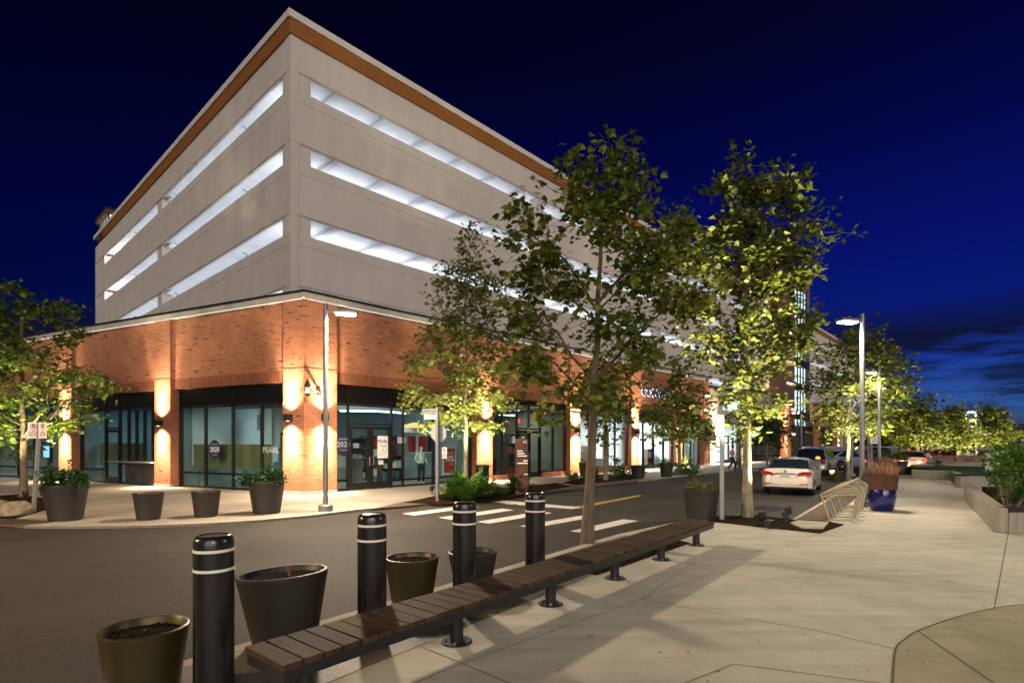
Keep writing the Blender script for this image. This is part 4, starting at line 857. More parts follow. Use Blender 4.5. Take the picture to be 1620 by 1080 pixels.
lampR(1073, 687, 'dark wall lamp on the pier between bright and dim shop bays', power=200)
def lampP(px, py, O, lab, **k):
    s_ = along(O, dR, px); return wall_lamp(O+dR*s_+nR*.2+Vector((0, 0, zat(O, dR, px, py))), ANG_R, lab, **k)
lampP(1126, 689, A, 'wall lamp on the beige pier left of the lit stucco entrance', power=220); lampP(1177, 691, A, 'wall lamp on the beige pier right of the lit stucco entrance', power=220)
lampP(1241, 684, OT+nR*.5, 'wall lamp on the brick pier at the foot of the stair tower', power=300); lampP(1326, 690, A, 'wall lamp on the brick pier beyond the stair tower', power=380)

# security camera on its bracket
t = thing('security_camera', 'pale dome security camera hanging from a bracket on the corner pier', 'camera', fR(sR(480.5), -.15)+Vector((0, 0, zR(481, 624))), ANG_R)
MB().lathe([(.02, .24), (.06, .20), (.075, .10), (.11, .05), (.12, 0)], 16, (-.12, -.38, 0)).build('housing', M['sign_white'], t, smooth=True); MB().lathe([(.115, 0), (.10, -.06), (.05, -.10), (.01, -.11)], 16, (-.12, -.38, 0)).build('dome', M['car_glass'], t, smooth=True)
MB().tube([(-.12, -.38, .24), (-.12, -.38, .30), (.55, 0, .10)], .025, 8).box(.48, .62, 0, .04, 0, .2).build('bracket', M['frame'], t)
MB().lathe([(.01, .55), (.13, .28), (.13, .24)], 4, (-.12, -.38, 0)).build('hood', M['frame'], t)

# ------------------------------------------------------------------ bollards
def bollard(p, label, first=[None]):
    if first[0]:
        return copy_thing(first[0], p, None, label)
    t = thing('bollard', label, 'bollard', p, 0, 'black bollards along the kerb')
    r_ = .140
    MB().lathe([(r_, 0), (r_, 1.10), (r_, 1.18), (r_*.97, 1.215), (r_*.88, 1.238), (r_*.78, 1.245), (r_*.74, 1.238), (r_*.3, 1.246), (.002, 1.248)], 48).build('post', M['black_paint'], t, smooth=True)
    for z_ in (.98, 1.125):
        MB().lathe([(r_+.001, z_), (r_+.003, z_+.002), (r_+.003, z_+.020), (r_+.001, z_+.022)], 48, cap0=False, cap1=False).build('stripe', M['stripe'], t, smooth=True)
    for z_ in (.975, 1.12): MB().lathe([(r_+.0005, z_-.004), (r_+.004, z_-.002), (r_+.004, z_), (r_+.0005, z_+.001)], 48, cap0=False, cap1=False).build('groove', M['frame'], t, smooth=True)
    first[0] = t; return t
BL = [Vector((-2.27, 4.14, 0)), Vector((-1.385, 5.38, 0)), Vector((-.565, 6.46, 0)), Vector((.325, 7.62, 0))]
for p, lab in zip(BL, ('black bollard beside the near end of the bench, next to the bronze planter', 'black bollard between the tall grey planter and the olive planter', 'black bollard second from the far end of its row, before a half hidden planter', 'black bollard at the far end of its row, before the crosswalk bars')): bollard(p, lab)

# ------------------------------------------------------------------ bench
b0, f0_, b1, f1_ = g(378, 1023, .45), g(458, 1052, .45), g(1087, 821, .45), g(1130, 823.5, .45)
bc0, bc1 = (b0+f0_)/2, (b1+f1_)/2; bd = (bc1-bc0); BLEN = bd.length; bd.normalize()
bench = thing('bench', 'very long backless timber slat bench on dark round posts', 'bench', Vector((bc0.x, bc0.y, 0)), math.atan2(bd.y, bd.x))
HBW = .275; pitch = .158; n_ = int(BLEN/pitch)
woods = []
for k in range(3):
    c = 1-.16*k; woods.append(mat('hardwood slat', (.072*c, .042*c, .026*c), .72, (.034*c, .019*c, .012*c), 1.6, 8, bump=.15, stretch=(14, 1.2, 4), spec=.18))
r2 = random.Random(11)
for k in range(n_):
    x0 = k*pitch; dy = r2.uniform(-.004, .004)
    MB().box(x0, x0+pitch-.012, -HBW+dy, HBW+dy, .405, .45+r2.uniform(-.002, .002)).build('seat_slat', woods[r2.choice((0, 0, 1, 1, 2))], bench, bevel=.004, seg=1)
MB().box(.03, BLEN-.05, -HBW+.012, -HBW+.03, .325, .404).box(.03, BLEN-.05, HBW-.03, HBW-.012, .325, .404).box(.012, .03, -HBW+.012, HBW-.012, .325, .404).box(BLEN-.05, BLEN-.03, -HBW+.012, HBW-.012, .325, .404).build('seat_frame', M['dark_steel'], bench)
legpx = ((432, 1092), (721, 1020), (884, 947), (985, 907), (1055, 878), (1108, 858))
for k in range(6):
    x_ = .32+(BLEN-.55)*k/5; mb = MB().lathe([(.066, .0), (.066, .40)], 20, (x_, 0, 0)); lg = mb.build('leg', M['dark_steel'], bench, smooth=True)
    MB().lathe([(.15, 0), (.15, .010), (.148, .012)], 24, (x_, 0, 0)).build('base_plate', M['dark_steel'], lg, smooth=False)
    mb = MB()
    for a in range(4): aa = a*math.pi/2+.6; mb.lathe([(.012, .01), (.012, .035), (.005, .04)], 6, (x_+.115*math.cos(aa), .115*math.sin(aa), 0))
    mb.build('anchor_bolt', M['metal'], lg)

# ------------------------------------------------------------------ planters
def planter(p, r_, h, label, m='planter', tilt=(0, 0, 0), taper=.70, group='round tapered planters', fill=.06):
    t = thing('planter', label, 'planter', p, 0, group); t.rotation_euler = tilt
    w_ = r_*.075
    MB().lathe([(r_*taper, 0), (r_*(taper+.04), .01), (r_*.985, h*.94), (r_, h*.965), (r_, h-.008), (r_-.01, h), (r_-w_, h), (r_-w_-.012, h-.02), (r_-w_-.03, h-fill-.02)], 56, cap1=False).build('pot', M[m], t, smooth=True)
    b_ = MB(); rr = random.Random(int(abs(p.x*100)))
    ring = r_-w_-.015
    b_.lathe([(ring, h-fill-.005), (ring*.8, h-fill+.01), (ring*.5, h-fill+.004), (ring*.2, h-fill+.015), (.01, h-fill+.008)], 24)
    for k in range(110):
        a, q = rr.uniform(0, 6.28), ring*math.sqrt(rr.random())*.95; s_ = rr.uniform(.004, .012); x_, y_ = q*math.cos(a), q*math.sin(a)
        b_.lathe([(s_, h-fill), (s_*.6, h-fill+s_*1.2), (.002, h-fill+s_*1.5)], 5, (x_, y_, 0))
    b_.build('soil', M['soil'], t)
    return t
def nearp(px, py, r_, half, extra=1.0):
    u = (px-CX)/FPX; Z = r_*FPX*math.sqrt(1+u*u)/half; return Vector((u*Z, Z, 0)), CAMH-(py-HY)*Z/FPX
p, h = nearp(229, 990, .305, 74.5); pl1 = planter(p, .305, h, 'bronze planter of bare soil beside the bollard at the bench end', 'planter_bronze', taper=.74)
p, h = nearp(452, 905, .425, 74); pl2 = planter(p, .425, h, 'leaning charcoal planter with a stick in its soil behind the bench', 'planter', tilt=(R(-2.6), R(-3.4), 0), taper=.66, fill=.05)
p, h = nearp(652, 880, .33, 43); planter(p, .33, h, 'olive planter of bare soil half behind the second bollard', 'planter_bronze', taper=.72)
p, h = nearp(748, 871, .33, 39); planter(p, .33, h, 'grey planter mostly hidden behind the third bollard')
st = MB().tube([(.05, 0, .56), (.03, .01, .66), (.015, .0, .74)], .012, 6).build('plant_stick', M['fascia']); st.location = pl2.location; tag(st, 'dry yellow stick poking out of the leaning charcoal planter', 'stick')
def plant_tuft(p, n, r_, h, m, label, name='plant', cat='plant', leafw=.03, droop=.3, seed=0, group=None, up=1.0):
    """blades or leafy sprays springing from one root"""
    rr = random.Random(seed+int(abs(p.x*31+p.y*17))); mb = MB()
    for k in range(n):
        a = rr.uniform(0, 6.28); q = r_*math.sqrt(rr.random()); L_ = h*rr.uniform(.55, 1.1); lean = rr.uniform(.1, 1)*droop*L_/max(.2, up)
        b_ = Vector((q*.75*math.cos(a), q*.75*math.sin(a), 0)); L_ *= 1-.45*(q/max(r_, .01))**2; a2 = a+rr.uniform(-.7, .7)
        d = Vector((math.cos(a2), math.sin(a2), 0)); s_ = Vector((-d.y, d.x, 0))*leafw*rr.uniform(.6, 1.2)*.5
        p0, p1, p2 = b_, b_+d*lean*.4+Vector((0, 0, L_*.6)), b_+d*lean*1.3+Vector((0, 0, L_*(1-.25*droop)))
        i = len(mb.v); mb.v += [tuple(p0-s_), tuple(p0+s_), tuple(p1+s_*.9), tuple(p1-s_*.9), tuple(p2)]
        mb.f += [(i, i+1, i+2, i+3), (i+3, i+2, i+4)]
    o = mb.build(name, M[m]); o.location = p; return tag(o, label, cat, group)
def fronds(p, n, spread, L0, m, label, name='fern', cat='fern', leaflets=11, seed=0, group=None):
    """arching fronds with paired leaflets, all from one crown"""
    rr = random.Random(seed+int(abs(p.x*13))); mb = MB()
    for k in range(n):
        a = rr.uniform(0, 6.28); d = Vector((math.cos(a), math.sin(a), 0)); b_ = d*rr.uniform(0, spread*.35); L_ = L0*rr.uniform(.5, 1.15); up = rr.uniform(.35, 1.0)
        sd = Vector((-d.y, d.x, 0))
        q = []
        for i in range(leaflets+1):
            f_ = i/leaflets; q.append(b_+d*(L_*(1.05-.75*up)*f_*(.6+.6*f_))+Vector((0, 0, L_*up*(f_*1.25-.45*f_*f_*(1.3-.5*up)))))
        for i in range(leaflets):
            e_ = sd*.006; j = len(mb.v); mb.v += [tuple(q[i]-e_), tuple(q[i]+e_), tuple(q[i+1]+e_*.7), tuple(q[i+1]-e_*.7)]; mb.f.append((j, j+1, j+2, j+3))
        for i in range(1, leaflets):
            t_ = (q[i+1]-q[i]).normalized(); w_ = L_*.19*math.sin(math.pi*min(1, .18+.82*i/leaflets))
            for s_ in (-1, 1):
                o_ = (sd*s_*.8+t_*.55+Vector((0, 0, rr.uniform(-.25, .3)))).normalized()*w_*rr.uniform(.7, 1.2); e_ = t_*w_*.13
                j = len(mb.v); mb.v += [tuple(q[i]-e_), tuple(q[i]+o_*.6-e_*1.2), tuple(q[i]+o_), tuple(q[i]+o_*.6+e_*1.2), tuple(q[i]+e_)]; mb.f.append((j, j+1, j+2, j+3, j+4))
    o = mb.build(name, M[m]); o.location = p; return tag(o, label, cat, group)
def leafy(p, blobs, n, size, m, label, name='shrub', cat='shrub', seed=0, group=None, stems=6):
    """a bush of small leaves gathered round twigs; blobs are (x, y, z, radius)"""
    rr = random.Random(seed+5); t = thing(name, label, cat, p, 0, group); mb = MB(); tw_ = MB()
    tot = sum(b_[3]**2 for b_ in blobs)
    for (bx, by, bz, br) in blobs:
        tw_.tube([(bx*.2, by*.2, 0), (bx*.6, by*.6, bz*.5), (bx, by, bz)], [.016, .011, .005], 5)
        k = int(n*br*br/tot); hubs = [Vector((bx, by, bz))+Vector((rr.gauss(0, 1), rr.gauss(0, 1), rr.gauss(0, .9)))*br*.5 for _ in range(max(4, k//14))]
        for _ in range(k):
            h_ = rr.choice(hubs); c = h_+Vector((rr.gauss(0, 1), rr.gauss(0, 1), rr.gauss(0, 1)))*br*.18
            d = (c-Vector((bx, by, bz-.3*br))).normalized()+Vector((rr.gauss(0, .6), rr.gauss(0, .6), rr.gauss(0, .6))); d.normalize()
            s_ = d.cross(Vector((rr.gauss(0, 1), rr.gauss(0, 1), rr.gauss(0, 1)))).normalized()*size*.33; L_ = size*rr.uniform(.7, 1.3)
            i = len(mb.v); c.z = max(c.z, .02); mb.v += [tuple(c), tuple(c+d*L_*.5+s_), tuple(c+d*L_), tuple(c+d*L_*.5-s_)]; mb.f.append((i, i+1, i+2, i+3))
    mb.build('foliage', M[m], t); tw_.build('twig', M['bark_dark'], t); return t
plant_tuft(pl1.location+Vector((-.05, 0, h*0+.42)), 9, .06, .09, 'leaf_shrub', 'small green seedling in the bronze planter', name='seedling', cat='seedling', leafw=.02, droop=.9)
def farp(px, base, half, ytop, lab, **k):
    u = (px-CX)/FPX; p = g(px, base); r_ = half*p.y/FPX/math.sqrt(1+u*u); h = CAMH-(ytop-HY)*p.y/FPX
    p = p+Vector((0, .0, 0)); return planter(p, r_, h, lab, **k), p, r_, h
a = farp(104, 822, 38.5, 766, 'large charcoal planter with a dark juniper beside the sign post')
leafy(a[1]+Vector((-.05, 0, a[3]-.08)), [(-.22, -.1, .22, .26), (.05, .05, .25, .24), (-.1, -.3, .10, .2), (.42, -.05, .24, .22), (.52, -.2, .12, .16)], 1500, .085, 'leaf_blue', 'dark juniper spilling from the planter beside the sign post', seed=1)
farp(235, 821, 26, 779, 'empty charcoal planter nearer the sign post planter'); farp(326, 816.5, 24.5, 776, 'empty charcoal planter in front of the side shop window')
a = farp(422, 811, 29.5, 761, 'large charcoal planter with a spreading juniper in front of the corner window')
leafy(a[1]+Vector((0, 0, a[3]-.08)), [(-.38, -.1, .14, .22), (-.5, -.1, .05, .13), (.12, .05, .24, .22), (.3, -.05, .18, .2), (.0, -.2, .1, .2)], 1500, .085, 'leaf_blue', 'spreading juniper in the planter before the corner window', seed=2)
a = farp(1109, 820, 29.5, 772, 'large charcoal planter with a low green plant at the far end of the bench', taper=.72)
leafy(a[1]+Vector((0, 0, a[3]-.10)), [(-.18, 0, .13, .15), (-.02, -.1, .12, .14), (.27, 0, .10, .13)], 700, .055, 'leaf_c', 'low yellow green plant in the planter at the bench end', seed=3)
farp(1009.5, 757, 12.5, 735.5, 'dark empty planter standing before the bright shop doors'); a = farp(1054, 754, 11.5, 732, 'dark planter with a clipped green top right of the bright shop doors')
leafy(a[1]+Vector((0, 0, a[3]-.10)), [(0, 0, .1, .3)], 400, .09, 'leaf_shrub', 'clipped green plant in the planter by the bright doors', seed=4)
a = farp(926, 753, 11, 731, 'planter with pale trailing plants behind the bench tree trunk', m='planter_bronze')
leafy(a[1]+Vector((0, 0, a[3]-.10)), [(0, 0, .1, .28)], 350, .09, 'leaf_c', 'pale plant in the planter behind the bench tree', seed=6)
farp(1321, 759, 13, 743, 'low bronze planter in front of the silver car', m='planter_bronze', taper=.85); farp(1423, 750, 14, 729, 'dark planter with drooping grass before the dark car')
plant_tuft(g(1423, 750)+Vector((0, 0, .85)), 240, .5, .75, 'leaf_a', 'dark drooping grass in the planter before the dark car', leafw=.05, droop=.9, seed=8)

# blue glazed pots with rusted steel boxes set on them
def blue_pot(p, s_, lab, lab2, lab3):
    t = thing('glazed_pot', lab, 'pot', p, 0, 'blue glazed pots'); t.scale = (s_,)*3
    MB().lathe([(.255, 0), (.27, .02), (.325, .22), (.35, .40), (.345, .52), (.325, .60), (.30, .61), (.29, .58)], 40).build('pot', M['blue_glaze'], t, smooth=True)
    u = thing('steel_planter', lab2, 'planter', p+Vector((0, 0, .612*s_)), R(-31), 'rusted steel planters'); u.scale = (s_,)*3
    b_ = MB(); q = [(.335, 0), (.385, .44), (.37, .44), (.355, .40)]
    n = len(b_.v)
    for r_, z_ in q: b_.v += [(-r_, -r_, z_), (r_, -r_, z_), (r_, r_, z_), (-r_, r_, z_)]
    for i in range(3):
        for k in range(4): j = (k+1) % 4; b_.f.append((i*4+k, i*4+j, i*4+4+j, i*4+4+k))
    b_.f += [(3, 2, 1, 0), (12, 13, 14, 15)]
    b_.build('box', M['rust'], u)
    o = plant_tuft(p+Vector((0, 0, 1.0*s_)), 380, .5*s_, .56*s_, 'grass_red', lab3, name='fountain_grass', cat='grass plant', leafw=.012, droop=.75, seed=4)
    return t
blue_pot(g(1395, 807), 1.0, 'blue glazed pot under a rusted planter beside the bike rack', 'rusted steel planter set on the blue pot beside the bike rack', 'reddish fountain grass in the rusted planter beside the bike rack')
blue_pot(g(1400, 774), 1.0, 'blue glazed pot farther along behind the bike rack', 'rusted steel planter behind the first one past the bike rack', 'reddish fountain grass in the farther rusted planter')

# ------------------------------------------------------------------ bike racks
def rack_pts(s_=1.0): return [(-.26, 0, .03), (-.46, 0, .66), (.16, 0, .905), (.40, 0, .74), (.25, 0, .03)]
rp = Vector(((1330.5-CX)/FPX*13.45, 13.45, 0)); rdir = Vector((.985, -.17, 0))
n6 = 7
for k in range(n6):
    p = rp+dS*(k*.64); m = 'rack_yellow' if k % 2 == 0 else 'rack_blue'
    labs = ('yellow five sided bike hoop nearest the stone slab', 'grey blue bike hoop second from the stone slab', 'yellow bike hoop between the two nearest grey blue hoops', 'grey blue bike hoop fourth from the stone slab', 'yellow bike hoop fourth from the blue pot', 'grey blue bike hoop third from the lamp post', 'yellow bike hoop beside the lamp post', 'grey blue bike hoop farthest along the rack')
    t = thing('bike_rack', labs[k], 'bike rack', p, math.atan2(rdir.y, rdir.x), 'five sided bike hoops')
    q = [Vector(v) for v in rack_pts()]
    mb = MB()
    for a, b_ in zip(q, q[1:]+q[:1]): mb.tube([a, b_], .023, 4)
    mb.build('hoop', M[m], t)
    MB().tube([q[1].lerp(q[0], .10), q[3].lerp(q[4], .10)], .02, 4).build('crossbar', M[m], t)
    for x_ in (-.26, .25): MB().box(x_-.07, x_+.07, -.05, .05, 0, .012).build('foot_plate', M[m], t)

# ------------------------------------------------------------------ signs
def sign_panel(t, x0, x1, z0, z1, m, y=0.0, name='panel', th=.006):
    return MB().box(x0, x1, y-th, y, z0, z1).build(name, M[m], t)
def noparking(t, cx, cz, w_, h, rz=0, y=-.03):
    """white plate, red ring and bar, lines of lettering"""
    pl = MB().box(-w_/2, w_/2, -.004, 0, -h/2, h/2).build('sign_plate', M['sign_white'], t); pl.location = (cx, y, cz); pl.rotation_euler = (0, 0, rz)
    tx = text_obj('lettering', 'P', h*.26, M['black_ink'], pl, .001, loc=(0, -.006, h*.26), bold=.004)
    b_ = MB(); R0, R1 = h*.16, h*.125
    for k in range(20):
        a, c = 2*math.pi*k/20, 2*math.pi*(k+1)/20
        b_.poly([(R0*math.cos(a), -.007, h*.26+R0*math.sin(a)), (R0*math.cos(c), -.007, h*.26+R0*math.sin(c)), (R1*math.cos(c), -.007, h*.26+R1*math.sin(c)), (R1*math.cos(a), -.007, h*.26+R1*math.sin(a))])
    d = R1*.75; e = h*.014; b_.poly([(-d-e, -.0075, h*.26+d-e), (d-e, -.0075, h*.26-d-e), (d+e, -.0075, h*.26-d+e), (-d+e, -.0075, h*.26+d+e)])
    b_.build('prohibition_ring', M['red_ink'], pl)
    for k, s_ in enumerate(('NO', 'PARKING', 'FIRE LANE')): text_obj('lettering', s_, h*.105, M['red_ink'], pl, .001, loc=(0, -.006, -h*.02-k*h*.145), bold=.002)
    return pl
b_ = g(53, 810); tp = at(63, 667, b_.y)
sp_ = thing('parking_sign_post', 'leaning grey post with a pair of white no parking plates by the boulder', 'sign post', b_)
ln = Vector((tp.x-b_.x, 0, tp.z)); MB().tube([(0, 0, 0), tuple(ln)], .055, 4).build('post', M['metal'], sp_)
for cx_, w_, rz_ in ((-.11, .19, R(38)), (.145, .30, R(-14))): noparking(sp_, ln.x+cx_, ln.z-.24, w_ if w_ > .2 else .24, .44, rz_, y=-.075)
# stop sign seen from behind with street names on top
b_ = g(692, 793); Zb = b_.y
ss = thing('stop_sign_post', 'grey post with the bare back of a stop sign and two street name blades', 'sign post', b_)
hT = CAMH-(644-HY)*Zb/FPX
MB().tube([(0, 0, 0), (0, 0, hT)], .06, 8).build('post', M['metal'], ss, smooth=True)
zc = CAMH-(685-HY)*Zb/FPX; q = [(.32*math.cos(R(22.5+45*k))*.84+.03, .085, zc+.32*math.sin(R(22.5+45*k))) for k in range(8)]
MB().prism(q, (0, .006, 0)).build('octagon_plate', M['white_metal'], ss)
for (y0, x0, s_, m_) in ((650, 667, 'SEMINARY AVE', 'metal'), (659, 670, 'UNION ST', 'sign_white')):
    z_ = CAMH-(y0-HY)*Zb/FPX; xl = (x0-691)*Zb/FPX
    bl = MB().box(xl, -.06, -.008, .008, z_-.075, z_+.075).build('name_blade', M['sign_white' if y0 > 655 else 'metal'], ss); bl.rotation_euler = (0, 0, 0)
    text_obj('lettering', s_, .10, M['black_ink'], bl, .001, loc=((xl-.06)/2, -.0095, z_), sx=.62)
noparking(ss, (702.5-692)*Zb/FPX, CAMH-(716-HY)*Zb/FPX, .15*1.15, .36, R(4), y=.08)
# tall pale post whose plate is seen edge on
b_ = g(1142, 822); hT = CAMH-(656-HY)*b_.y/FPX
wp = thing('sign_post', 'tall pale square post with a narrow sign box near the planter', 'sign post', b_, R(-20))
MB().box(-.05, .05, -.05, .05, 0, hT).build('post', M['white_metal'], wp); MB().box(-.15, -.056, -.12, .06, hT-.52, hT-.0).build('sign_box', M['sign_white'], wp, bevel=.01)
for px, py, top, lab, c in ((1213, 745, 692, 'dark post with a small purple plate before the unlit shop', 'blue_ink'), (1219, 744, 692, 'grey post with a white plate before the unlit shop', 'sign_white'), (1378.5, 752, 690, 'grey post with a white no parking plate behind the lamp post', 'sign_white'), (1098, 751, 692, 'grey post at the kerb before the dim shop bay', 'metal')):
    b_ = g(px, py); hh = CAMH-(top-HY)*b_.y/FPX; t = thing('parking_sign_post', lab, 'sign post', b_)
    MB().tube([(0, 0, 0), (0, 0, hh)], .06, 6).build('post', M['metal'], t); 
    if c == 'sign_white' and px > 1300: noparking(t, .1, hh-.15, .45, .55, 0, y=-.08)
    elif c != 'metal': sign_panel(t, -.02, .22, hh-.55, hh, c, -.07, 'sign_plate')
# rusted directory pylon
b_ = Vector(((825-CX)/FPX*20.2, 20.2, 0)); ang = ANG_R-R(40)
dp = thing('directory_sign', 'rusted steel directory slab with white lines of lettering among the shrubs', 'sign', b_, ang)
hT = CAMH-(693.5-HY)*20.2/FPX; wd = .23
MB().box(-wd, wd, -.06, .06, 0, hT).build('slab', M['rust'], dp)
text_obj('lettering', 'H2', .14, M['white_ink'], dp, .002, loc=(wd-.11, -.064, hT-.13), sx=.8)
for k, (a, c, z_) in enumerate(((-.17, .04, .46), (-.17, .10, .55), (-.17, .20, .64), (.06, .22, .82), (-.17, .22, .91), (.06, .22, 1.32))):
    MB().box(a, c, -.064, -.060, hT-z_-.022, hT-z_+.022).build('text_line', M['white_ink'], dp)
# litter bin
b_ = g(763, 777); bn = thing('litter_bin', 'dark slatted litter bin with a flat rim at the pier foot', 'litter bin', b_, ANG_R)
mb = MB()
for k in range(22): a = 2*math.pi*k/22; x_, y_ = .25*math.cos(a), .25*math.sin(a); mb.tube([(x_, y_, .06), (x_, y_, .96)], .018, 4)
mb.build('slat_ring', M['dark_steel'], bn); MB().lathe([(.22, .04), (.22, .92)], 20).build('liner', M['frame'], bn, smooth=True)
MB().lathe([(.24, .95), (.31, .98), (.31, 1.03), (.20, 1.05), (.18, .98)], 28, cap0=False, cap1=False).build('rim', M['dark_steel'], bn, smooth=True); MB().lathe([(.26, 0), (.26, .07)], 24).build('base', M['dark_steel'], bn)

# shop signs on the facade
def facade_sign(name, lab, cat, s_, y_, z_, ang=ANG_R): return thing(name, lab, cat, fR(s_, y_)+Vector((0, 0, z_)), ang)
sA, sB = sR(1013), sR(1066); zc_ = zR(1030, 622)
t = facade_sign('shop_sign', 'dark block letters with white halo light above the bright shop doors', 'shop sign', (sA+sB)/2, -.06, zc_)
W = sB-sA; sz = .80
text_obj('letter_halo', 'CONVERSE', sz, E_HALO, t, .01, loc=(0, -.02, 0), offset=.045, sx=W/(sz*4.95))
text_obj('lettering', 'CONVERSE', sz, M['blue_ink'], t, .03, loc=(0, -.09, 0), sx=W/(sz*4.95), bold=.012)
sA, sB = sR(1137), sR(1172); zc_ = zR(1150, 640)
t = facade_sign('shop_sign', 'blue lower case letters with pale halo over the lit stucco entrance', 'shop sign', (sA+sB)/2, -.16, zc_); W = sB-sA
text_obj('letter_halo', "carter's", 1.5, E_HALO, t, .01, loc=(0, -.02, 0), offset=.06, sx=W/(1.5*3.5))
text_obj('lettering', "carter's", 1.5, E_BLUE, t, .03, loc=(0, -.09, 0), sx=W/(1.5*3.5), bold=.006)
# black fascia sign on the second bay: a flowing script over a short block line
t = facade_sign('shop_sign', 'black script and block lettering on the brick above the second bay', 'shop sign', sR(846), -.02, zR(846, 592))
mb = MB(); rr = random.Random(2); xq = -1.45
while xq < 1.5:
    hgt = rr.uniform(.16, .40); mb.tube([(xq, -.02, -.02), (xq+.07, -.02, hgt*.6), (xq+.16, -.02, hgt), (xq+.17, -.02, hgt*.4), (xq+.16, -.02, 0), (xq+.30, -.02, -.02)], [.035, .045, .03, .05, .05, .03], 6); xq += .30
mb.build('script_lettering', M['black_ink'], t); text_obj('lettering', 'OUTLET', .34, M['black_ink'], t, .02, loc=(.95, -.03, -.38), bold=.012)
# small lamps standing in for bright pieces of a sign behind the kerb tree
for k, (px, py, lab) in enumerate(((1086, 646, 'white lamp standing in for a sign glimpse behind the small tree, lower left of three'), (1110, 648.5, 'white lamp standing in for a sign glimpse beside the stucco corner'), (1111.5, 626.5, 'white lamp standing in for the highest sign glimpse behind the small tree'))):
    t = thing('sign_glimpse_light', lab, 'flood light', fR(sR(px), -.45)+Vector((0, 0, zR(px, py))), ANG_R, 'small white facade lights')
    MB().lathe([(.08, .14), (.16, .05), (.17, 0)], 14).build('housing', M['frame'], t, smooth=True); MB().lathe([(.16, -.03), (.16, .0)], 14).build('lens', E_LAMP, t); MB().tube([(0, 0, .13), (0, .45, .2)], .02, 6).build('arm', M['frame'], t)
# black hanging profile awning
oa = [(1107, 666), (1112, 663), (1119, 662), (1124, 666), (1126, 671), (1128, 673), (1126, 675.5), (1124, 679), (1125, 683), (1127, 688), (1122, 690), (1112, 689), (1109, 683), (1106, 677)]
Zp = fR(sR(1117), -1).y
pts = [at(x, y, Zp) for x, y in oa]; c0 = sum(pts, Vector())/len(pts)
t = thing('projecting_sign', 'black cut out blade sign projecting beside the stucco shop', 'projecting sign', c0)
MB().prism([tuple(p-c0) for p in pts], (.02, .10, 0)).build('silhouette_plate', M['awning'], t); MB().tube([(0, .05, .2), (dR.x*.3+inR.x*1.2, dR.y*.3+inR.y*1.2, .3)], .03, 6).build('bracket', M['frame'], t)

# stickers, posters and figures of the corner shop
def on_glass(name, lab, cat, px, py, ang='R', y=.245):
    if ang == 'R': O = A+inR*y; p = O+dR*along(O, dR, px)+Vector((0, 0, zat(O, dR, px, py))); a = ANG_R
    else: O = A+inL*y; p = O+dL*along(O, dL, px)+Vector((0, 0, zat(O, dL, px, py))); a = ANG_L
    return thing(name, lab, cat, p, a)
def disc(t, rx, rz_, m, name='disc', y=0): 
    return MB().prism([(rx*math.cos(2*math.pi*k/28), y, rz_*math.sin(2*math.pi*k/28)) for k in range(28)], (0, .004, 0)).build(name, M[m], t)
for px, py, ang, lab in ((339.5, 711, 'L', 'dark round window sticker reading 2020 in the side window'), (543.5, 703, 'R', 'dark round window sticker reading 2020 beside the double doors')):
    t = on_glass('window_sticker', lab, 'sticker', px, py, ang); disc(t, .36, .41, 'blue_ink')
    text_obj('lettering', '2020', .30, M['grey_ink' if ang == 'R' else 'white_ink'], t, .001, loc=(0, -.004, 0), bold=.004); text_obj('lettering', 'OPENING', .10, M['grey_ink'], t, .001, loc=(0, -.004, .22)); text_obj('lettering', 'SUMMER', .08, M['grey_ink'], t, .001, loc=(0, -.004, -.22))
t = on_glass('window_lettering', 'frosted word across the side window beside the corner pier', 'window lettering', 428, 712, 'L'); text_obj('lettering', 'PEARL', .34, M['grey_ink'], t, .001, sx=.95, bold=.002)
t = on_glass('poster', 'white paper poster with blue heading on the right door leaf', 'poster', 605.5, 707, 'R', .215)
MB().box(-.26, .26, -.004, 0, -.47, .47).build('sheet', M['sign_white'], t); text_obj('lettering', 'PEARL', .19, M['blue_ink'], t, .001, loc=(0, -.006, .24), bold=.003)
text_obj('lettering', 'WELCOME', .07, M['black_ink'], t, .001, loc=(0, -.006, .06)); MB().box(0, .2, -.007, -.005, -.16, .04).build('red_card', M['red'], t); MB().box(.02, .18, -.009, -.0072, -.14, .02).build('card_face', M['white_ink'], t)
for k in range(3): MB().box(-.2, .15-.05*k, -.0065, -.0045, -.24-.06*k, -.225-.06*k).build('text_line', M['grey_ink'], t)
t = on_glass('notice', 'small white notice below the poster on the right door leaf', 'notice', 602.5, 731, 'R', .215); MB().box(-.12, .12, -.004, 0, -.09, .09).build('sheet', M['sign_white'], t); text_obj('lettering', 'HOURS', .06, M['black_ink'], t, .001, loc=(0, -.006, .03))
for px, s_, lab in ((632, 'F', 'pale paper square with one letter left of its pair by the doors'), (638.5, 'K', 'pale paper square with one letter right of its pair by the doors')):
    t = on_glass('notice', lab, 'notice', px, 696, 'R'); MB().box(-.10, .10, -.004, 0, -.13, .13).build('sheet', M['grey_ink'], t); text_obj('lettering', s_, .16, M['black_ink'], t, .001, loc=(0, -.006, 0))
t = on_glass('sale_poster', 'tall red sale poster in a white frame in the shop window behind the stop sign', 'poster', 711, 725, 'R', .40)
MB().box(-.42, .42, 0, .03, -.75, .72).build('frame', M['sign_white'], t); MB().box(-.34, .34, -.004, -.001, -.68, .48).build('red_sheet', M['red'], t)
text_obj('lettering', '50%', .40, M['white_ink'], t, .001, loc=(.0, -.008, -.02), sx=.85, bold=.006); text_obj('lettering', 'friends', .17, M['white_ink'], t, .001, loc=(0, -.008, .28)); text_obj('lettering', 'OFF', .13, M['white_ink'], t, .001, loc=(.12, -.008, -.27))
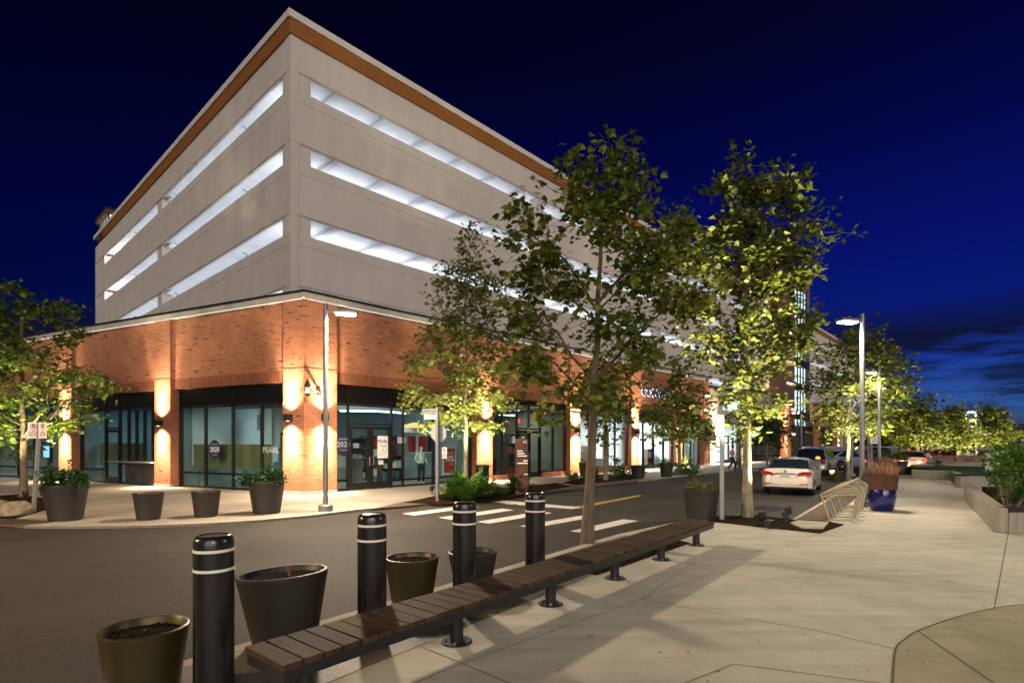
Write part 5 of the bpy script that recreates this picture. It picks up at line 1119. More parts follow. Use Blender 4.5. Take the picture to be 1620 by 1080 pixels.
for k, (px, w_, m_) in enumerate(((652, .20, 'red'), (660, .12, 'white_ink'), (668.5, .22, 'red'), (680, .12, 'blue_ink'))):
    t = on_glass('picture_panel', ('red picture panel on the back wall nearest the double doors', 'narrow white picture panel between two red ones on the shop wall', 'red picture panel above the pale mannequin', 'narrow blue picture panel left of the stop sign')[k], 'picture', px, 703, 'R', 2.2)
    MB().box(-w_*1.2, w_*1.2, 0, .03, -.42, .42).build('board', M[m_], t); MB().box(-w_*1.2, w_*1.2, -.004, -.001, -.42, -.36).build('caption_strip', M['white_ink'], t)
t = on_glass('pendant_lamp', 'round amber pendant lamp inside the corner shop', 'pendant lamp', 656, 676, 'R', 3.0)
MB().lathe([(.10, .25), (.55, .12), (.60, -.02)], 24, cap0=False, cap1=False).build('lamp_shade', E_WARM, t, smooth=True); MB().lathe([(.59, -.03), (.59, -.25)], 24, cap0=False, cap1=False).build('drum', M['white_ink'], t, smooth=True); MB().tube([(0, 0, .2), (0, 0, 1.0)], .015, 6).build('cord', M['frame'], t)
t = on_glass('linear_light', 'thin curved white light line on the corner shop ceiling', 'ceiling light', 590, 652, 'R', 1.6)
MB().tube([(-1.6+.32*k, .25*math.sin(k*.5), .0+.06*math.sin(k*.31)) for k in range(11)], .035, 6).build('diffuser', E_TUBE, t); MB().tube([(-1.2, .1, .03), (-1.2, .1, .4)], .008, 5).tube([(1.2, .0, .03), (1.2, 0, .4)], .008, 5).build('hanger', M['frame'], t)
# ------------------------------------------------------------------ figures
def figure(name, lab, cat, loc, rz, pose, cloth_top, cloth_low, head_m='skin', group=None):
    """one continuous skinned body; clothing shells are its children"""
    V = pose; E = [('pel', 'waist'), ('waist', 'chest'), ('chest', 'neck'), ('neck', 'head'), ('head', 'crown'), ('chest', 'shl'), ('shl', 'ell'), ('ell', 'wrl'), ('wrl', 'hal'), ('chest', 'shr'), ('shr', 'elr'), ('elr', 'wrr'), ('wrr', 'har'),
         ('pel', 'hil'), ('hil', 'knl'), ('knl', 'anl'), ('anl', 'tol'), ('pel', 'hir'), ('hir', 'knr'), ('knr', 'anr'), ('anr', 'tor')]
    RAD = dict(pel=.135, waist=.115, chest=.135, neck=.052, head=.085, crown=.07, shl=.06, shr=.06, ell=.043, elr=.043, wrl=.03, wrr=.03, hal=.03, har=.03, hil=.095, hir=.095, knl=.06, knr=.06, anl=.042, anr=.042, tol=.035, tor=.035)
    def grow(keys, edges, grow_=0.0, nm='body', m=None, parent=None):
        me = bpy.data.meshes.new(nm); idx = {k: i for i, k in enumerate(keys)}
        me.from_pydata([V[k] for k in keys], [(idx[a], idx[b_]) for a, b_ in edges if a in idx and b_ in idx], []); me.update()
        o = bpy.data.objects.new(nm, me); COL.objects.link(o)
        sk = o.modifiers.new('skin', 'SKIN'); sk.use_smooth_shade = True
        for k in keys: me.skin_vertices[0].data[idx[k]].radius = (RAD[k]+grow_, (RAD[k]+grow_)*(.72 if k in ('pel', 'waist', 'chest') else 1))
        me.skin_vertices[0].data[0].use_root = True
        o.modifiers.new('sub', 'SUBSURF').levels = 1; o.modifiers['sub'].render_levels = 2; me.materials.append(m)
        if parent: o.parent = parent
        return o
    t = thing(name, lab, cat, loc, rz, group)
    grow(list(V), E, 0, 'body', M[head_m], t)
    grow(['waist', 'pel', 'chest', 'shl', 'ell', 'shr', 'elr'], E, .016, 'shirt', M[cloth_top], t)
    grow(['pel', 'hil', 'knl', 'anl', 'hir', 'knr', 'anr'], E, .018, 'trousers', M[cloth_low], t)
    return t
walk = dict(pel=(0, 0, .93), waist=(.01, 0, 1.10), chest=(.03, 0, 1.34), neck=(.04, 0, 1.50), head=(.06, 0, 1.62), crown=(.06, 0, 1.70), shl=(.02, .19, 1.40), ell=(-.12, .23, 1.14), wrl=(-.02, .24, .92), hal=(.03, .24, .84), shr=(.03, -.19, 1.40), elr=(.14, -.23, 1.14), wrr=(.30, -.21, .98), har=(.37, -.20, .93),
            hil=(0, .09, .88), knl=(.20, .09, .50), anl=(.26, .09, .08), tol=(.42, .10, .03), hir=(0, -.09, .88), knr=(-.03, -.09, .48), anr=(-.30, -.09, .14), tor=(-.20, -.10, .03))
pe = figure('person', 'walking person in a pink top and dark trousers before the lit stucco shop', 'person', g(1158, 745), R(-20), walk, 'pink_cloth', 'dark_cloth')
h_ = MB().lathe([(.075, -.03), (.098, .02), (.10, .07), (.075, .12), (.02, .14)], 16, (.05, 0, 1.62)); h_.build('hair', M['hair'], pe, smooth=True)
stand = dict(pel=(0, 0, .95), waist=(0, 0, 1.12), chest=(0, 0, 1.36), neck=(0, 0, 1.53), head=(.02, 0, 1.65), crown=(.02, 0, 1.73), shl=(0, .20, 1.42), ell=(-.06, .30, 1.18), wrl=(.10, .26, 1.0), hal=(.17, .24, .96), shr=(0, -.20, 1.42), elr=(-.06, -.30, 1.18), wrr=(.1, -.26, 1.0), har=(.17, -.24, .96),
             hil=(0, .10, .90), knl=(.04, .11, .50), anl=(0, .12, .08), tol=(.13, .14, .03), hir=(0, -.10, .90), knr=(.02, -.11, .50), anr=(-.02, -.12, .08), tor=(.11, -.15, .03))
for px, lab in ((666, 'mannequin in white top and dark jeans inside the corner shop window'),):
    Om = A+inR*.95; t = figure('mannequin', lab, 'mannequin', Om+dR*along(Om, dR, px), ANG_R-R(90), stand, 'white_cloth' if px < 680 else 'dark_cloth', 'dark_cloth', 'white_cloth')
    MB().lathe([(.22, 0), (.22, .02)], 20).build('stand', M['metal'], t)

# ------------------------------------------------------------------ cars (local x forward, rear axle at the origin)
def loft(mb, secs, close=True):
    n = len(mb.v); k = len(secs[0])
    for s_ in secs: mb.v += [tuple(p) for p in s_]
    for i in range(len(secs)-1):
        for j in range(k-1): mb.f.append((n+i*k+j, n+i*k+j+1, n+(i+1)*k+j+1, n+(i+1)*k+j))
    if close: mb.f.append(tuple(n+j for j in range(k-1, -1, -1))); mb.f.append(tuple(n+(len(secs)-1)*k+j for j in range(k)))
    return mb
def interp(t, x):
    for (x0, y0), (x1, y1) in zip(t, t[1:]):
        if x <= x1: return y0+(y1-y0)*(x-x0)/(x1-x0) if x1 > x0 else y1
    return t[-1][1]
def car(name, lab, loc, rz, paint, tail, kind='sedan', plate=True, group='cars on the street', scale=1.0, rev=False, amber=False):
    t = thing(name, lab, 'car', loc, rz, group); t.scale = (scale,)*3
    suv = kind != 'sedan'
    WB = 2.81; R_ = .335 if not suv else .39; x0, x1 = -.98, WB+.82
    if not suv:
        deck = [(-.98, .80), (-.93, .98), (-.82, 1.035), (-.30, 1.03), (.5, .97), (2.2, .95), (2.9, .93), (3.3, .84), (3.55, .72), (x1, .60)]
        half = [(-.98, .70), (-.9, .82), (-.6, .885), (0, .905), (2.6, .905), (3.2, .85), (3.5, .74), (x1, .58)]
        cab = [(-.42, .0, .66), (.35, .385, .62), (.75, .43, .60), (1.4, .46, .60), (1.75, .44, .60), (2.62, .0, .72)]    # x, height over deck, half width
        low = .26
    else:
        deck = [(-.85, .80), (-.83, 1.08), (-.6, 1.12), (2.0, 1.12), (2.4, 1.10), (3.3, 1.06), (3.5, .98), (x1, .82)]
        half = [(-.85, .86), (-.6, .92), (2.8, .92), (3.4, .88), (x1, .78)]
        cab = [(-.80, .0, .84), (-.66, .66, .74), (0, .74, .72), (1.5, .74, .70), (1.8, .70, .70), (2.35, .0, .80)]
        low = .36
    xs_ = [x0+(x1-x0)*i/34 for i in range(35)]
    if suv: xs_ = [max(x, -.85) for x in xs_]
    secs = []
    for x in xs_:
        d, hw = interp(deck, x), interp(half, x)
        def arch(x):      # lift the sill over the wheels
            for c in (0, WB):
                q = (R_+.065)**2-(x-c)**2
                if q > 0: return max(low, R_+math.sqrt(q))
            return low+(.05 if x < -.7 or x > WB+.6 else 0)
        zl_ = min(arch(x), d-.12); dd = d
        pr_ = [(0, low+.02), (hw*.80, low+.02), (hw*.80, max(zl_-.02, low+.02)), (hw*.985, zl_), (hw*1.0, zl_+(dd-zl_)*.35), (hw*.985, zl_+(dd-zl_)*.68), (hw*.93, dd-.035), (hw*.82, dd), (hw*.4, dd+.018), (0, dd+.022)]
        secs.append([(x, -y, z) for y, z in pr_[::-1]]+[(x, y, z) for y, z in pr_[1:]])
    b_ = MB(); loft(b_, secs); b_.build('body', M[paint], t, smooth=True)
    # greenhouse: dark glass hull, painted roof and pillars
    cs = []
    N_ = 24; xa, xb = cab[0][0], cab[-1][0]
    hz = [(c[0], c[1]) for c in cab]; wz = [(c[0], c[2]) for c in cab]
    for i in range(N_+1):
        x = xa+(xb-xa)*i/N_; hh, ww = interp(hz, x), interp(wz, x); d = interp(deck, x)-.015; wb_ = interp(half, x)*.93
        f_ = min(1, hh/.43)
        pr_ = [(wb_, d), (wb_+(ww-wb_)*.55, d+hh*.55), (wb_+(ww-wb_)*.92, d+hh*.90), (ww*.80, d+hh*.985), (ww*.4, d+hh*1.02), (0, d+hh*1.03)]
        cs.append([(x, -y, z) for y, z in pr_]+[(x, y, z) for y, z in pr_[::-1][1:]])
    b_ = MB(); loft(b_, cs, False); b_.build('window_glass', M['car_glass'], t, smooth=True)
    i0, i1 = (6, 15) if not suv else (1, 18)
    rf = MB(); loft(rf, [[(p[0], p[1]*1.006, p[2]+.012) for p in s_[2:-2]] for s_ in cs[i0:i1+1]], False); rf.build('roof', M[paint], t, smooth=True)
    pil = MB()
    def strip(pts, w_):
        for sgn in (-1, 1):
            q = [Vector((p[0], p[1]*sgn, p[2])) for p in pts]
            for a, c in zip(q, q[1:]):
                pil.poly([a+Vector((-w_, .01*sgn, .004)), a+Vector((w_, .01*sgn, .004)), c+Vector((w_, .01*sgn, .004)), c+Vector((-w_, .01*sgn, .004))])
    def side(i, lv): p = cs[i][len(cs[i])-1-lv]; return (p[0], abs(p[1])*1.008, p[2])
    for iA, iB, w_ in (((0, 7, .13), (11, 11, .035), (24, 15, .05)) if not suv else ((1, 1, .07), (9, 9, .06), (15, 15, .06), (24, 18, .05))):
        strip([side(iA, 0), side((iA*2+iB)//3, 1) if iA != iB else side(iA, 1), side(iB, 2)], w_)
    pil.build('pillar', M[paint], t)
    # wheels
    for x in (0, WB):
        for sg in (-1, 1):
            w_ = MB().lathe([(R_*.60, -.105), (R_*.92, -.105), (R_, -.07), (R_, .07), (R_*.92, .105), (R_*.60, .105)], 28, cap0=False, cap1=False).build('wheel', M['rubber'], t, smooth=True)
            w_.location = (x, sg*(interp(half, x)-.105), R_); w_.rotation_euler = (R(90)*(-sg), 0, 0)
            rm = MB().lathe([(R_*.62, .04), (R_*.60, .10), (R_*.55, .09), (R_*.52, .05), (.01, .05)], 28, cap0=False)
            for k in range(5):
                a = 2*math.pi*k/5; c, s_ = math.cos(a), math.sin(a); q = [Vector((c*.05-s_*.03, s_*.05+c*.03, .09)), Vector((c*.05+s_*.03, s_*.05-c*.03, .09)), Vector((c*R_*.58+s_*.02, s_*R_*.58-c*.02, .095)), Vector((c*R_*.58-s_*.02, s_*R_*.58+c*.02, .095))]; rm.poly(q)
            rm.build('rim', M['rim'], w_)
    # rear: lamps, plate, bumper trim, emblem
    zt_ = .80 if not suv else .86; xr = x0-.004 if not suv else -.865
    for sg in (-1, 1):
        L_ = MB()
        if not suv:
            q = [(.40, zt_), (.80, zt_-.01), (.865, zt_+.03), (.85, zt_+.14), (.60, zt_+.13), (.42, zt_+.07)]
            def rx(y): return interp([(0, -.99), (.68, -.99), (.82, -.94), (.88, -.80)], y)-.012
            n = len(L_.v)
            q = q if sg < 0 else q[::-1]; L_.prism([(rx(y)-.035, sg*y, z) for y, z in q], (.14, 0, 0))
        else: L_.box(xr-.03, xr+.06, sg*.62 if sg > 0 else -.84, .84 if sg > 0 else -.62, zt_-.05, zt_+.16)
        L_.build('tail_lamp', tail, t)
        if rev: MB().box(xr-.035, xr+.02, sg*.46-.10, sg*.46+.10, zt_-.10, zt_+.02).build('reverse_lamp', E_REV, t)
        MB().box(xr-.025 if not suv else xr-.03, xr+.05, sg*.62-.13, sg*.62+.13, .46, .485).build('reflector', M['tail_red'], t)
        m_ = MB().lathe([(.02, -.09), (.09, -.06), (.10, .03), (.06, .09), (.01, .10)], 12); o = m_.build('mirror', M[paint], t, smooth=True); o.location = (1.95 if not suv else 1.9, sg*1.0, 1.0 if not suv else 1.2); o.rotation_euler = (0, R(90), 0)
    if plate: MB().box(xr-.03, xr+.03, -.16, .16, .735, .84).build('number_plate', M['grey_ink'], t); MB().box(xr-.027, xr+.02, -.36, .36, .845, .868).build('trunk_trim', M['frame'], t)
    MB().lathe([(.001, .012), (.045, .012), (.05, 0)], 16, (0, 0, 0)).build('emblem', M['metal'], t).location = (0, 0, 0)
    e = [c for c in t.children if c.name.startswith('emblem')][0]; e.location = (xr+.005, 0, .955); e.rotation_euler = (0, R(-80), 0)
    MB().box(xr-.012, xr+.2, -.78, .78, low+.015, low+.09).build('bumper_valance', M['frame'], t)
    MB().box(xr-.016, xr+.05, -.70, .70, .43, .438).build('chrome_trim', M['rim'], t)
    if amber: MB().lathe([(.01, .12), (.10, .08), (.12, 0)], 14, (-.3, -.55, 1.85)).build('warning_lamp', E_AMBER, t, smooth=True)
    for sg in (-1, 1): MB().box(-.1, .62, sg*.60-.003 if 0 else sg*.905*1.0-.002, sg*.905+.004, .8, .815).build('door_line', M['frame'], t)
    return t
dS2 = Vector((.604, .797, 0)); ang_car = math.atan2(dS2.y, dS2.x)+R(3)
car('parked_car', 'cream white sedan parked at the kerb by the bike rack, seen from behind', Vector((10.75, 21.1, RZ)), ang_car, 'car_white', M['tail_red'], scale=.98)
p = Vector(((1287-CX)/FPX*33, 33, RZ)); car('parked_car', 'boxy white off-roader standing ahead of the cream sedan', p, ang_car-R(6), 'car_silver', M['tail_red'], 'suv', amber=False, scale=.92)
p = Vector(((1313-CX)/FPX*40, 40, RZ)); car('parked_car', 'silver blue sedan beyond the boxy white off-roader', p, ang_car+R(-35), 'car_silver', M['tail_red'], scale=1.0)
p = Vector(((1388-CX)/FPX*34, 34, RZ)); car('parked_car', 'dark car with lit red tail lamps behind the farther blue pot', p, ang_car+R(-2), 'car_dark', E_TAIL, 'suv', scale=.9)
p = Vector(((1441-CX)/FPX*36, 36, RZ)); car('parked_car', 'white car with glaring reverse lamps beside the dark car', p, ang_car-R(4), 'car_white', E_TAIL, 'sedan', rev=True)
light('POINT', 'tail_light', (p.x-1.0, p.y-1.2, .6), 30, (1, .4, .2), None, .1)
p = Vector(((1530-CX)/FPX*62, 62, RZ)); car('parked_car', 'dark car with red and amber lamps beyond the red bench', p, ang_car, 'car_dark', E_AMBER, 'suv')
p = Vector(((1459-CX)/FPX*66, 66, RZ)); car('parked_car', 'dark red vehicle under the far trees behind the white car', p, ang_car-R(60), 'car_red', E_TAIL, 'suv', scale=1.15)
# amber beacon glow on the off-roader's corner
b_ = at(1294, 724, 31); t = thing('warning_lamp', 'small amber lamp glowing over the cream sedan roof', 'lamp', b_)
MB().lathe([(.10, -.06), (.13, 0), (.09, .07), (.01, .09)], 14).build('lens', E_AMBER, t, smooth=True); MB().tube([(0, 0, -.06), (0, 0, -b_.z)], .02, 6).build('stem', M['metal'], t)

# ------------------------------------------------------------------ trees
LEAF = [(0, 0), (.10, .16), (.34, .10), (.26, .26), (.50, .40), (.28, .48), (.20, .66), (.0, 1.0)]
def add_leaf(mb, c, d, nrm, s_):
    """a lobed leaf: two halves folded a little along the midrib"""
    sd = d.cross(nrm)
    if sd.length < 1e-4: return
    sd.normalize(); up = sd.cross(d)
    i = len(mb.v); k = len(LEAF)
    for x, y in LEAF: mb.v.append(tuple(c+d*(y*s_)+sd*(x*s_)+up*(-x*s_*.25)))
    for x, y in LEAF[1:-1]: mb.v.append(tuple(c+d*(y*s_)-sd*(x*s_)+up*(-x*s_*.25)))
    mb.f.append(tuple(range(i, i+k))); mb.f.append((i,)+(i+k-1,)+tuple(range(i+2*k-3, i+k-1, -1)))
def simple_leaf(mb, c, d, nrm, s_):
    sd = d.cross(nrm)
    if sd.length < 1e-4: return
    sd = sd.normalized()*s_*.36
    i = len(mb.v); mb.v += [tuple(c), tuple(c+d*s_*.35+sd), tuple(c+d*s_*.8+sd*.6), tuple(c+d*s_), tuple(c+d*s_*.65-sd*.8), tuple(c+d*s_*.3-sd)]
    mb.f.append(tuple(range(i, i+6)))
def tree(lab, base, Z, lobes, nleaf, size, lm, bm, r0, top, seed, dz=1.0, fork=.30, hub=.30, clumps=None, simple=False, lean=(0, 0), group='street trees', hang=.35, keepout=None):
    """lobes: (px, py, rx, ry) read at distance Z; each becomes a rounded mass of leaf clumps with depth of its own"""
    rr = random.Random(seed); t = thing('tree', lab, 'tree', base, 0, group)
    H = (CAMH-(top-HY)*Z/FPX); m2 = Z/FPX
    trunk = []; n = 9; wob = [Vector((rr.gauss(0, .05), rr.gauss(0, .05), 0))*(i/n) for i in range(n+1)]
    for i in range(n+1):
        f_ = i/n; trunk.append(Vector((lean[0]*f_, lean[1]*f_, H*.93*f_))+wob[i])
    rad = [r0*(1.25 if i == 0 else 1)*(1-.90*(i/n)**.85)+.008 for i in range(n+1)]
    mb = MB().tube([trunk[0]-Vector((0, 0, .1))]+trunk, [rad[0]*1.3]+rad, 12); mb.build('trunk', M[bm], t, smooth=True)
    def trunk_at(z):
        f_ = max(0, min(1, z/(H*.93)))*n; i = min(int(f_), n-1); return trunk[i].lerp(trunk[i+1], f_-i)
    br = MB(); lv = MB(); tot = sum(l[2]*l[3] for l in lobes)
    nc = clumps or int(nleaf/26)
    jobs = []
    for (px, py, rx, ry) in lobes:
        c = at(px, py, Z)-base; ax, az = rx*m2, ry*m2; ay = ax*dz
        c = Vector((c.x, rr.uniform(-.5, .5)*max(ax, .5)*dz, c.z))
        hd = math.hypot(c.x-trunk_at(c.z).x, c.y-trunk_at(c.z).y)
        za = max(H*fork*rr.uniform(.95, 1.2), min(c.z-hd*rr.uniform(.55, 1.0), H*.88)); a = trunk_at(za); d = c-a; L_ = max(d.length, .05)
        r1 = min(.62*rad[min(n, int(za/(H*.93)*n))], .010+.013*L_)
        limb = [a, a+d*.3+Vector((rr.gauss(0, .03), rr.gauss(0, .03), .03))*L_, a+d*.62+Vector((rr.gauss(0, .05), rr.gauss(0, .05), .07))*L_, c+d*.10]
        br.tube(limb, [r1, r1*.78, r1*.5, r1*.22+.003], 6, False)
        for _ in range(max(2, int(nc*rx*ry/tot))):
            while True:
                v = Vector((rr.uniform(-1, 1), rr.uniform(-1, 1), rr.uniform(-1, 1)))
                if .2 < v.length < 1: break
            jobs.append((c+Vector((v.x*ax, v.y*ay, v.z*az)), limb, r1))
    for (p, limb, r1) in jobs:
        f_ = rr.uniform(.35, 1.0)*3; i = min(int(f_), 2); a = limb[i].lerp(limb[i+1], f_-i)
        d = p-a; L_ = d.length; r2_ = max(.005, r1*.34)
        mid = a+d*.5+Vector((rr.gauss(0, .08), rr.gauss(0, .08), .08+rr.gauss(0, .05)))*L_
        br.tube([a, mid, p], [r2_, r2_*.65, .004], 4, False)
        k = max(6, int(nleaf/len(jobs)*rr.uniform(.5, 1.5))); tw = []
        for _ in range(3):
            e = p+Vector((rr.gauss(0, 1), rr.gauss(0, 1), rr.gauss(0, .7)))*hub; tw.append(e); br.tube([mid.lerp(p, .7), p.lerp(e, .5)+Vector((0, 0, .03)), e], [.006, .005, .003], 4, False)
        for j in range(k):
            e = rr.choice(tw); f_ = rr.uniform(.1, 1.15); c = p.lerp(e, f_)+Vector((rr.gauss(0, 1), rr.gauss(0, 1), rr.gauss(0, .8)))*hub*.36
            d = Vector((rr.gauss(0, 1), rr.gauss(0, 1), rr.gauss(-hang, .5))).normalized(); nn = Vector((rr.gauss(0, .6), rr.gauss(0, .6), 1)).normalized()
            (simple_leaf if simple else add_leaf)(lv, c, d, nn, size*rr.uniform(.6, 1.25))
    br.build('branches', M[bm], t, smooth=True); lv.build('crown', M[lm], t)
    return t
def fit(px, py): return g(px, py)
# the bench tree in the middle
b_ = g(929, 858); tree('tall sycamore rising behind the middle of the bench, dark trunk bare to head height', b_, b_.y,
     [(972, 270, 38, 45), (905, 298, 31, 40), (1005, 317, 38, 40), (935, 341, 54, 40), (845, 383, 50, 45), (1065, 369, 47, 60), (880, 445, 63, 40), (1010, 435, 54, 50), (820, 492, 40, 40), (1070, 482, 36, 40), (850, 549, 50, 35), (960, 511, 50, 35), (1010, 568, 50, 35), (815, 582, 27, 22), (900, 615, 45, 22), (972, 626, 31, 20), (870, 657, 22, 14)],
     5000, .175, 'leaf_a', 'bark_dark', .110, 235, 21, dz=.9, fork=.30, hub=.30, clumps=170, lean=(.35, .2))
# the right kerb tree, lit from below
b_ = g(1182, 818); tree('tall sycamore with a pale mottled trunk lit from below in the mulch bed', b_, b_.y,
     [(1185, 286, 40, 36), (1235, 307, 31, 40), (1200, 341, 56, 40), (1240, 378, 47, 45), (1150, 383, 45, 45), (1110, 416, 34, 40), (1200, 435, 76, 45), (1265, 430, 32, 38), (1120, 492, 40, 40), (1190, 511, 68, 40), (1260, 516, 36, 40), (1130, 553, 40, 28), (1235, 568, 45, 28), (1180, 596, 58, 24), (1200, 643, 43, 22), (1170, 670, 32, 16)],
     7400, .18, 'leaf_c', 'bark_pale', .118, 255, 33, dz=.9, fork=.27, hub=.36, clumps=190, lean=(.05, .1))
# the stop sign tree
b_ = g(737, 779); tree('slender maple in the shrub bed beside the stop sign post', b_, b_.y,
     [(745, 378, 14, 22), (738, 415, 30, 26), (722, 450, 36, 26), (770, 455, 26, 30), (735, 500, 58, 30), (715, 545, 56, 28), (775, 540, 32, 30), (690, 575, 48, 22), (745, 590, 60, 26), (665, 625, 42, 17), (725, 635, 60, 20), (780, 630, 26, 22), (700, 665, 38, 14), (755, 675, 40, 12)],
     7600, .165, 'leaf_c', 'bark_pale', .095, 358, 44, dz=.95, fork=.24, hub=.32, clumps=230)
# left tree behind the sign post
b_ = g(37, 786); tree('broad maple standing in the mulch behind the leaning sign post', b_, b_.y,
     [(30, 470, 32, 16), (75, 490, 42, 22), (15, 505, 45, 25), (-40, 520, 50, 50), (100, 530, 28, 18), (50, 545, 55, 22), (0, 575, 60, 28), (75, 585, 50, 20), (135, 595, 45, 18), (40, 625, 70, 24), (-45, 620, 50, 45), (120, 640, 40, 18), (150, 612, 36, 16), (30, 675, 60, 22), (100, 670, 40, 14), (20, 705, 45, 14), (-40, 690, 40, 20)],
     6800, .185, 'leaf_b', 'bark_dark', .115, 452, 55, dz=.9, fork=.28, hub=.32, clumps=180)
# trees along the shop kerb
def small_tree(px, py, lobes, n, size, lm, bm, r0, top, seed, lab, **k): b_ = g(px, py); return tree(lab, b_, b_.y, lobes, n, size, lm, bm, r0, top, seed, **k)
small_tree(958, 759, [(958, 575, 22, 22), (950, 605, 36, 24), (975, 620, 32, 22), (935, 640, 30, 18), (965, 655, 42, 18), (955, 682, 40, 12)], 2300, .21, 'leaf_c', 'bark_pale', .10, 560, 61, 'young kerb tree behind the bench tree trunk with a light at its foot', simple=True, hub=.4, fork=.3)
small_tree(1075, 751, [(1072, 585, 18, 22), (1078, 612, 26, 22), (1085, 630, 34, 22), (1055, 650, 34, 22), (1085, 665, 38, 18), (1065, 688, 42, 14), (1100, 690, 22, 12)], 3000, .24, 'leaf_a', 'bark_pale', .11, 566, 62, 'young kerb tree covering the halo lit shop letters', simple=True, hub=.45, fork=.26)
small_tree(1170, 745, [(1205, 650, 24, 16), (1215, 672, 30, 16), (1195, 688, 30, 14), (1222, 695, 22, 12), (1185, 660, 20, 16)], 1800, .26, 'leaf_b', 'bark_dark', .09, 636, 63, 'thin dark tree at the kerb before the lit stucco shop', simple=True, hub=.5, fork=.3)
small_tree(1342, 757, [(1355, 540, 36, 22), (1340, 570, 50, 26), (1385, 580, 36, 30), (1320, 610, 38, 26), (1365, 620, 55, 26), (1405, 625, 26, 26), (1310, 650, 30, 18), (1350, 655, 50, 18), (1395, 665, 34, 16), (1330, 678, 36, 12)], 4200, .25, 'leaf_c', 'bark_pale', .11, 522, 64, 'leafy street tree behind the lamp post, trunk lit by a ground light', simple=True, hub=.5, fork=.24)
small_tree(1374, 750, [(1390, 600, 26, 24), (1400, 640, 26, 22), (1385, 668, 30, 16), (1410, 675, 16, 12)], 1500, .28, 'leaf_a', 'bark_pale', .10, 580, 65, 'street tree close behind the leafy lamp post tree', simple=True, hub=.5, fork=.3)
small_tree(1452, 738, [(1452, 640, 20, 18), (1440, 660, 24, 18), (1465, 662, 24, 16), (1430, 682, 24, 16), (1458, 686, 36, 14), (1480, 690, 16, 10)], 3200, .29, 'leaf_c', 'bark_pale', .12, 622, 66, 'round uplit tree behind the planter of grass', simple=True, hub=.6, fork=.25)
small_tree(1514, 727, [(1511, 655, 14, 12), (1505, 668, 24, 14), (1525, 675, 22, 14), (1492, 684, 20, 12), (1514, 690, 32, 12), (1535, 693, 14, 9)], 3800, .36, 'leaf_c', 'bark_pale', .16, 641, 67, 'round tree glowing from below behind the red bench', simple=True, hub=.8, fork=.25)
small_tree(1565, 725, [(1563, 655, 14, 13), (1575, 665, 14, 14), (1556, 675, 16, 14), (1572, 684, 22, 12), (1558, 694, 20, 10), (1585, 690, 10, 10)], 3600, .37, 'leaf_c', 'bark_pale', .16, 641, 68, 'round tree glowing from below at the far end of the benches', simple=True, hub=.8, fork=.25)
small_tree(1425, 727, [(1430, 680, 18, 14), (1415, 690, 20, 10), (1440, 695, 16, 8)], 900, .5, 'leaf_a', 'bark_dark', .12, 664, 69, 'small dark tree between the far cars', simple=True, hub=.7, fork=.3)

# ------------------------------------------------------------------ ground lights that wash the trees
def up_light(p, lab, power, aim, cone=70, body=True, color=(1, .88, .55)):
    t = thing('ground_spotlight', lab, 'spotlight', p, 0, 'ground spotlights under the trees')
    d = Vector(aim).normalized(); q = d.to_track_quat('Z', 'Y')
    MB().tube([(0, 0, -.02), (0, 0, .16)], .018, 6).build('stake', M['frame'], t)
    h_ = MB().lathe([(.05, -.10), (.075, -.06), (.085, .06), (.085, .10), (.075, .10), (.072, .075)], 16, cap1=False).build('housing', M['frame'], t, smooth=True); h_.location = (0, 0, .24); h_.rotation_euler = q.to_euler()
    l_ = MB().lathe([(.073, .074), (.01, .076)], 16, cap0=False).build('lens', E_UP, t); l_.location = (0, 0, .24); l_.rotation_euler = q.to_euler()
    light('SPOT', 'up_light', tuple(Vector((0, 0, .24))+d*.13), power, color, t, .06, d, R(cone), .6); return t
up_light(g(1247, 822), 'black spotlight on a stake aimed up at the pale mottled trunk', 3000, (-.40, .22, 1.2), 75)
up_light(g(1206, 832), 'black spotlight low in the mulch below the pale mottled trunk', 8000, (-.14, .10, 1), 55)
up_light(g(728, 789), 'ground spotlight among the ferns at the stop sign tree', 3400, (.10, .35, 1), 95)
up_light(g(757, 788), 'ground spotlight among the ferns beside the litter bin', 1800, (-.25, .25, 1), 90)
up_light(g(984, 752), 'bright ground spotlight right of the young tree behind the bench tree', 900, (-.35, -.1, 1), 95); up_light(g(945, 753), 'ground spotlight left of the young tree behind the bench tree', 250, (.2, .1, 1), 90)
up_light(g(1084, 750), 'bright ground spotlight at the kerb tree before the dim shop bay', 1100, (-.2, .05, 1), 95)
up_light(g(1331, 759), 'ground spotlight at the foot of the leafy lamp post tree', 3600, (.15, .3, 1), 100)
up_light(g(1460, 745), 'ground spotlight in the grass clump under the round tree', 2500, (-.10, 1, .65), 85)
up_light(g(1511, 731), 'ground spotlight under the round tree behind the red bench', 2200, (0, 1, .55), 75); up_light(g(1563, 728.5), 'ground spotlight under the last round tree', 2200, (0, 1, .55), 75)
up_light(g(40, 792), 'added ground spotlight at the foot of the broad maple', 1500, (0, .15, 1), 110, color=(1, .9, .6))  # uplight added only to brighten the maple crown
def wash(px, py, labs, spread, back, aim_z, power, cone=75):  # pairs of spotlights added to brighten the crowns more evenly
    b_ = g(px, py)
    for s_, lab in zip((-1, 1), labs):
        p = b_+Vector((s_*spread, -back, 0)); p.z = 0 if p.y > 0 else 0
        up_light(p, lab, power, (-s_*spread*.8, back, aim_z), cone)
wash(1342, 757, ('added ground spotlight on the road side of the leafy lamp post tree', 'added ground spotlight on the plaza side of the leafy lamp post tree'), 1.6, 1.2, 4.5, 3000, 85)
wash(1452, 738, ('added ground spotlight before the round tree behind the planter of grass', 'added ground spotlight on the plaza side of that round tree'), 1.8, 2.2, 4.0, 1700, 85)
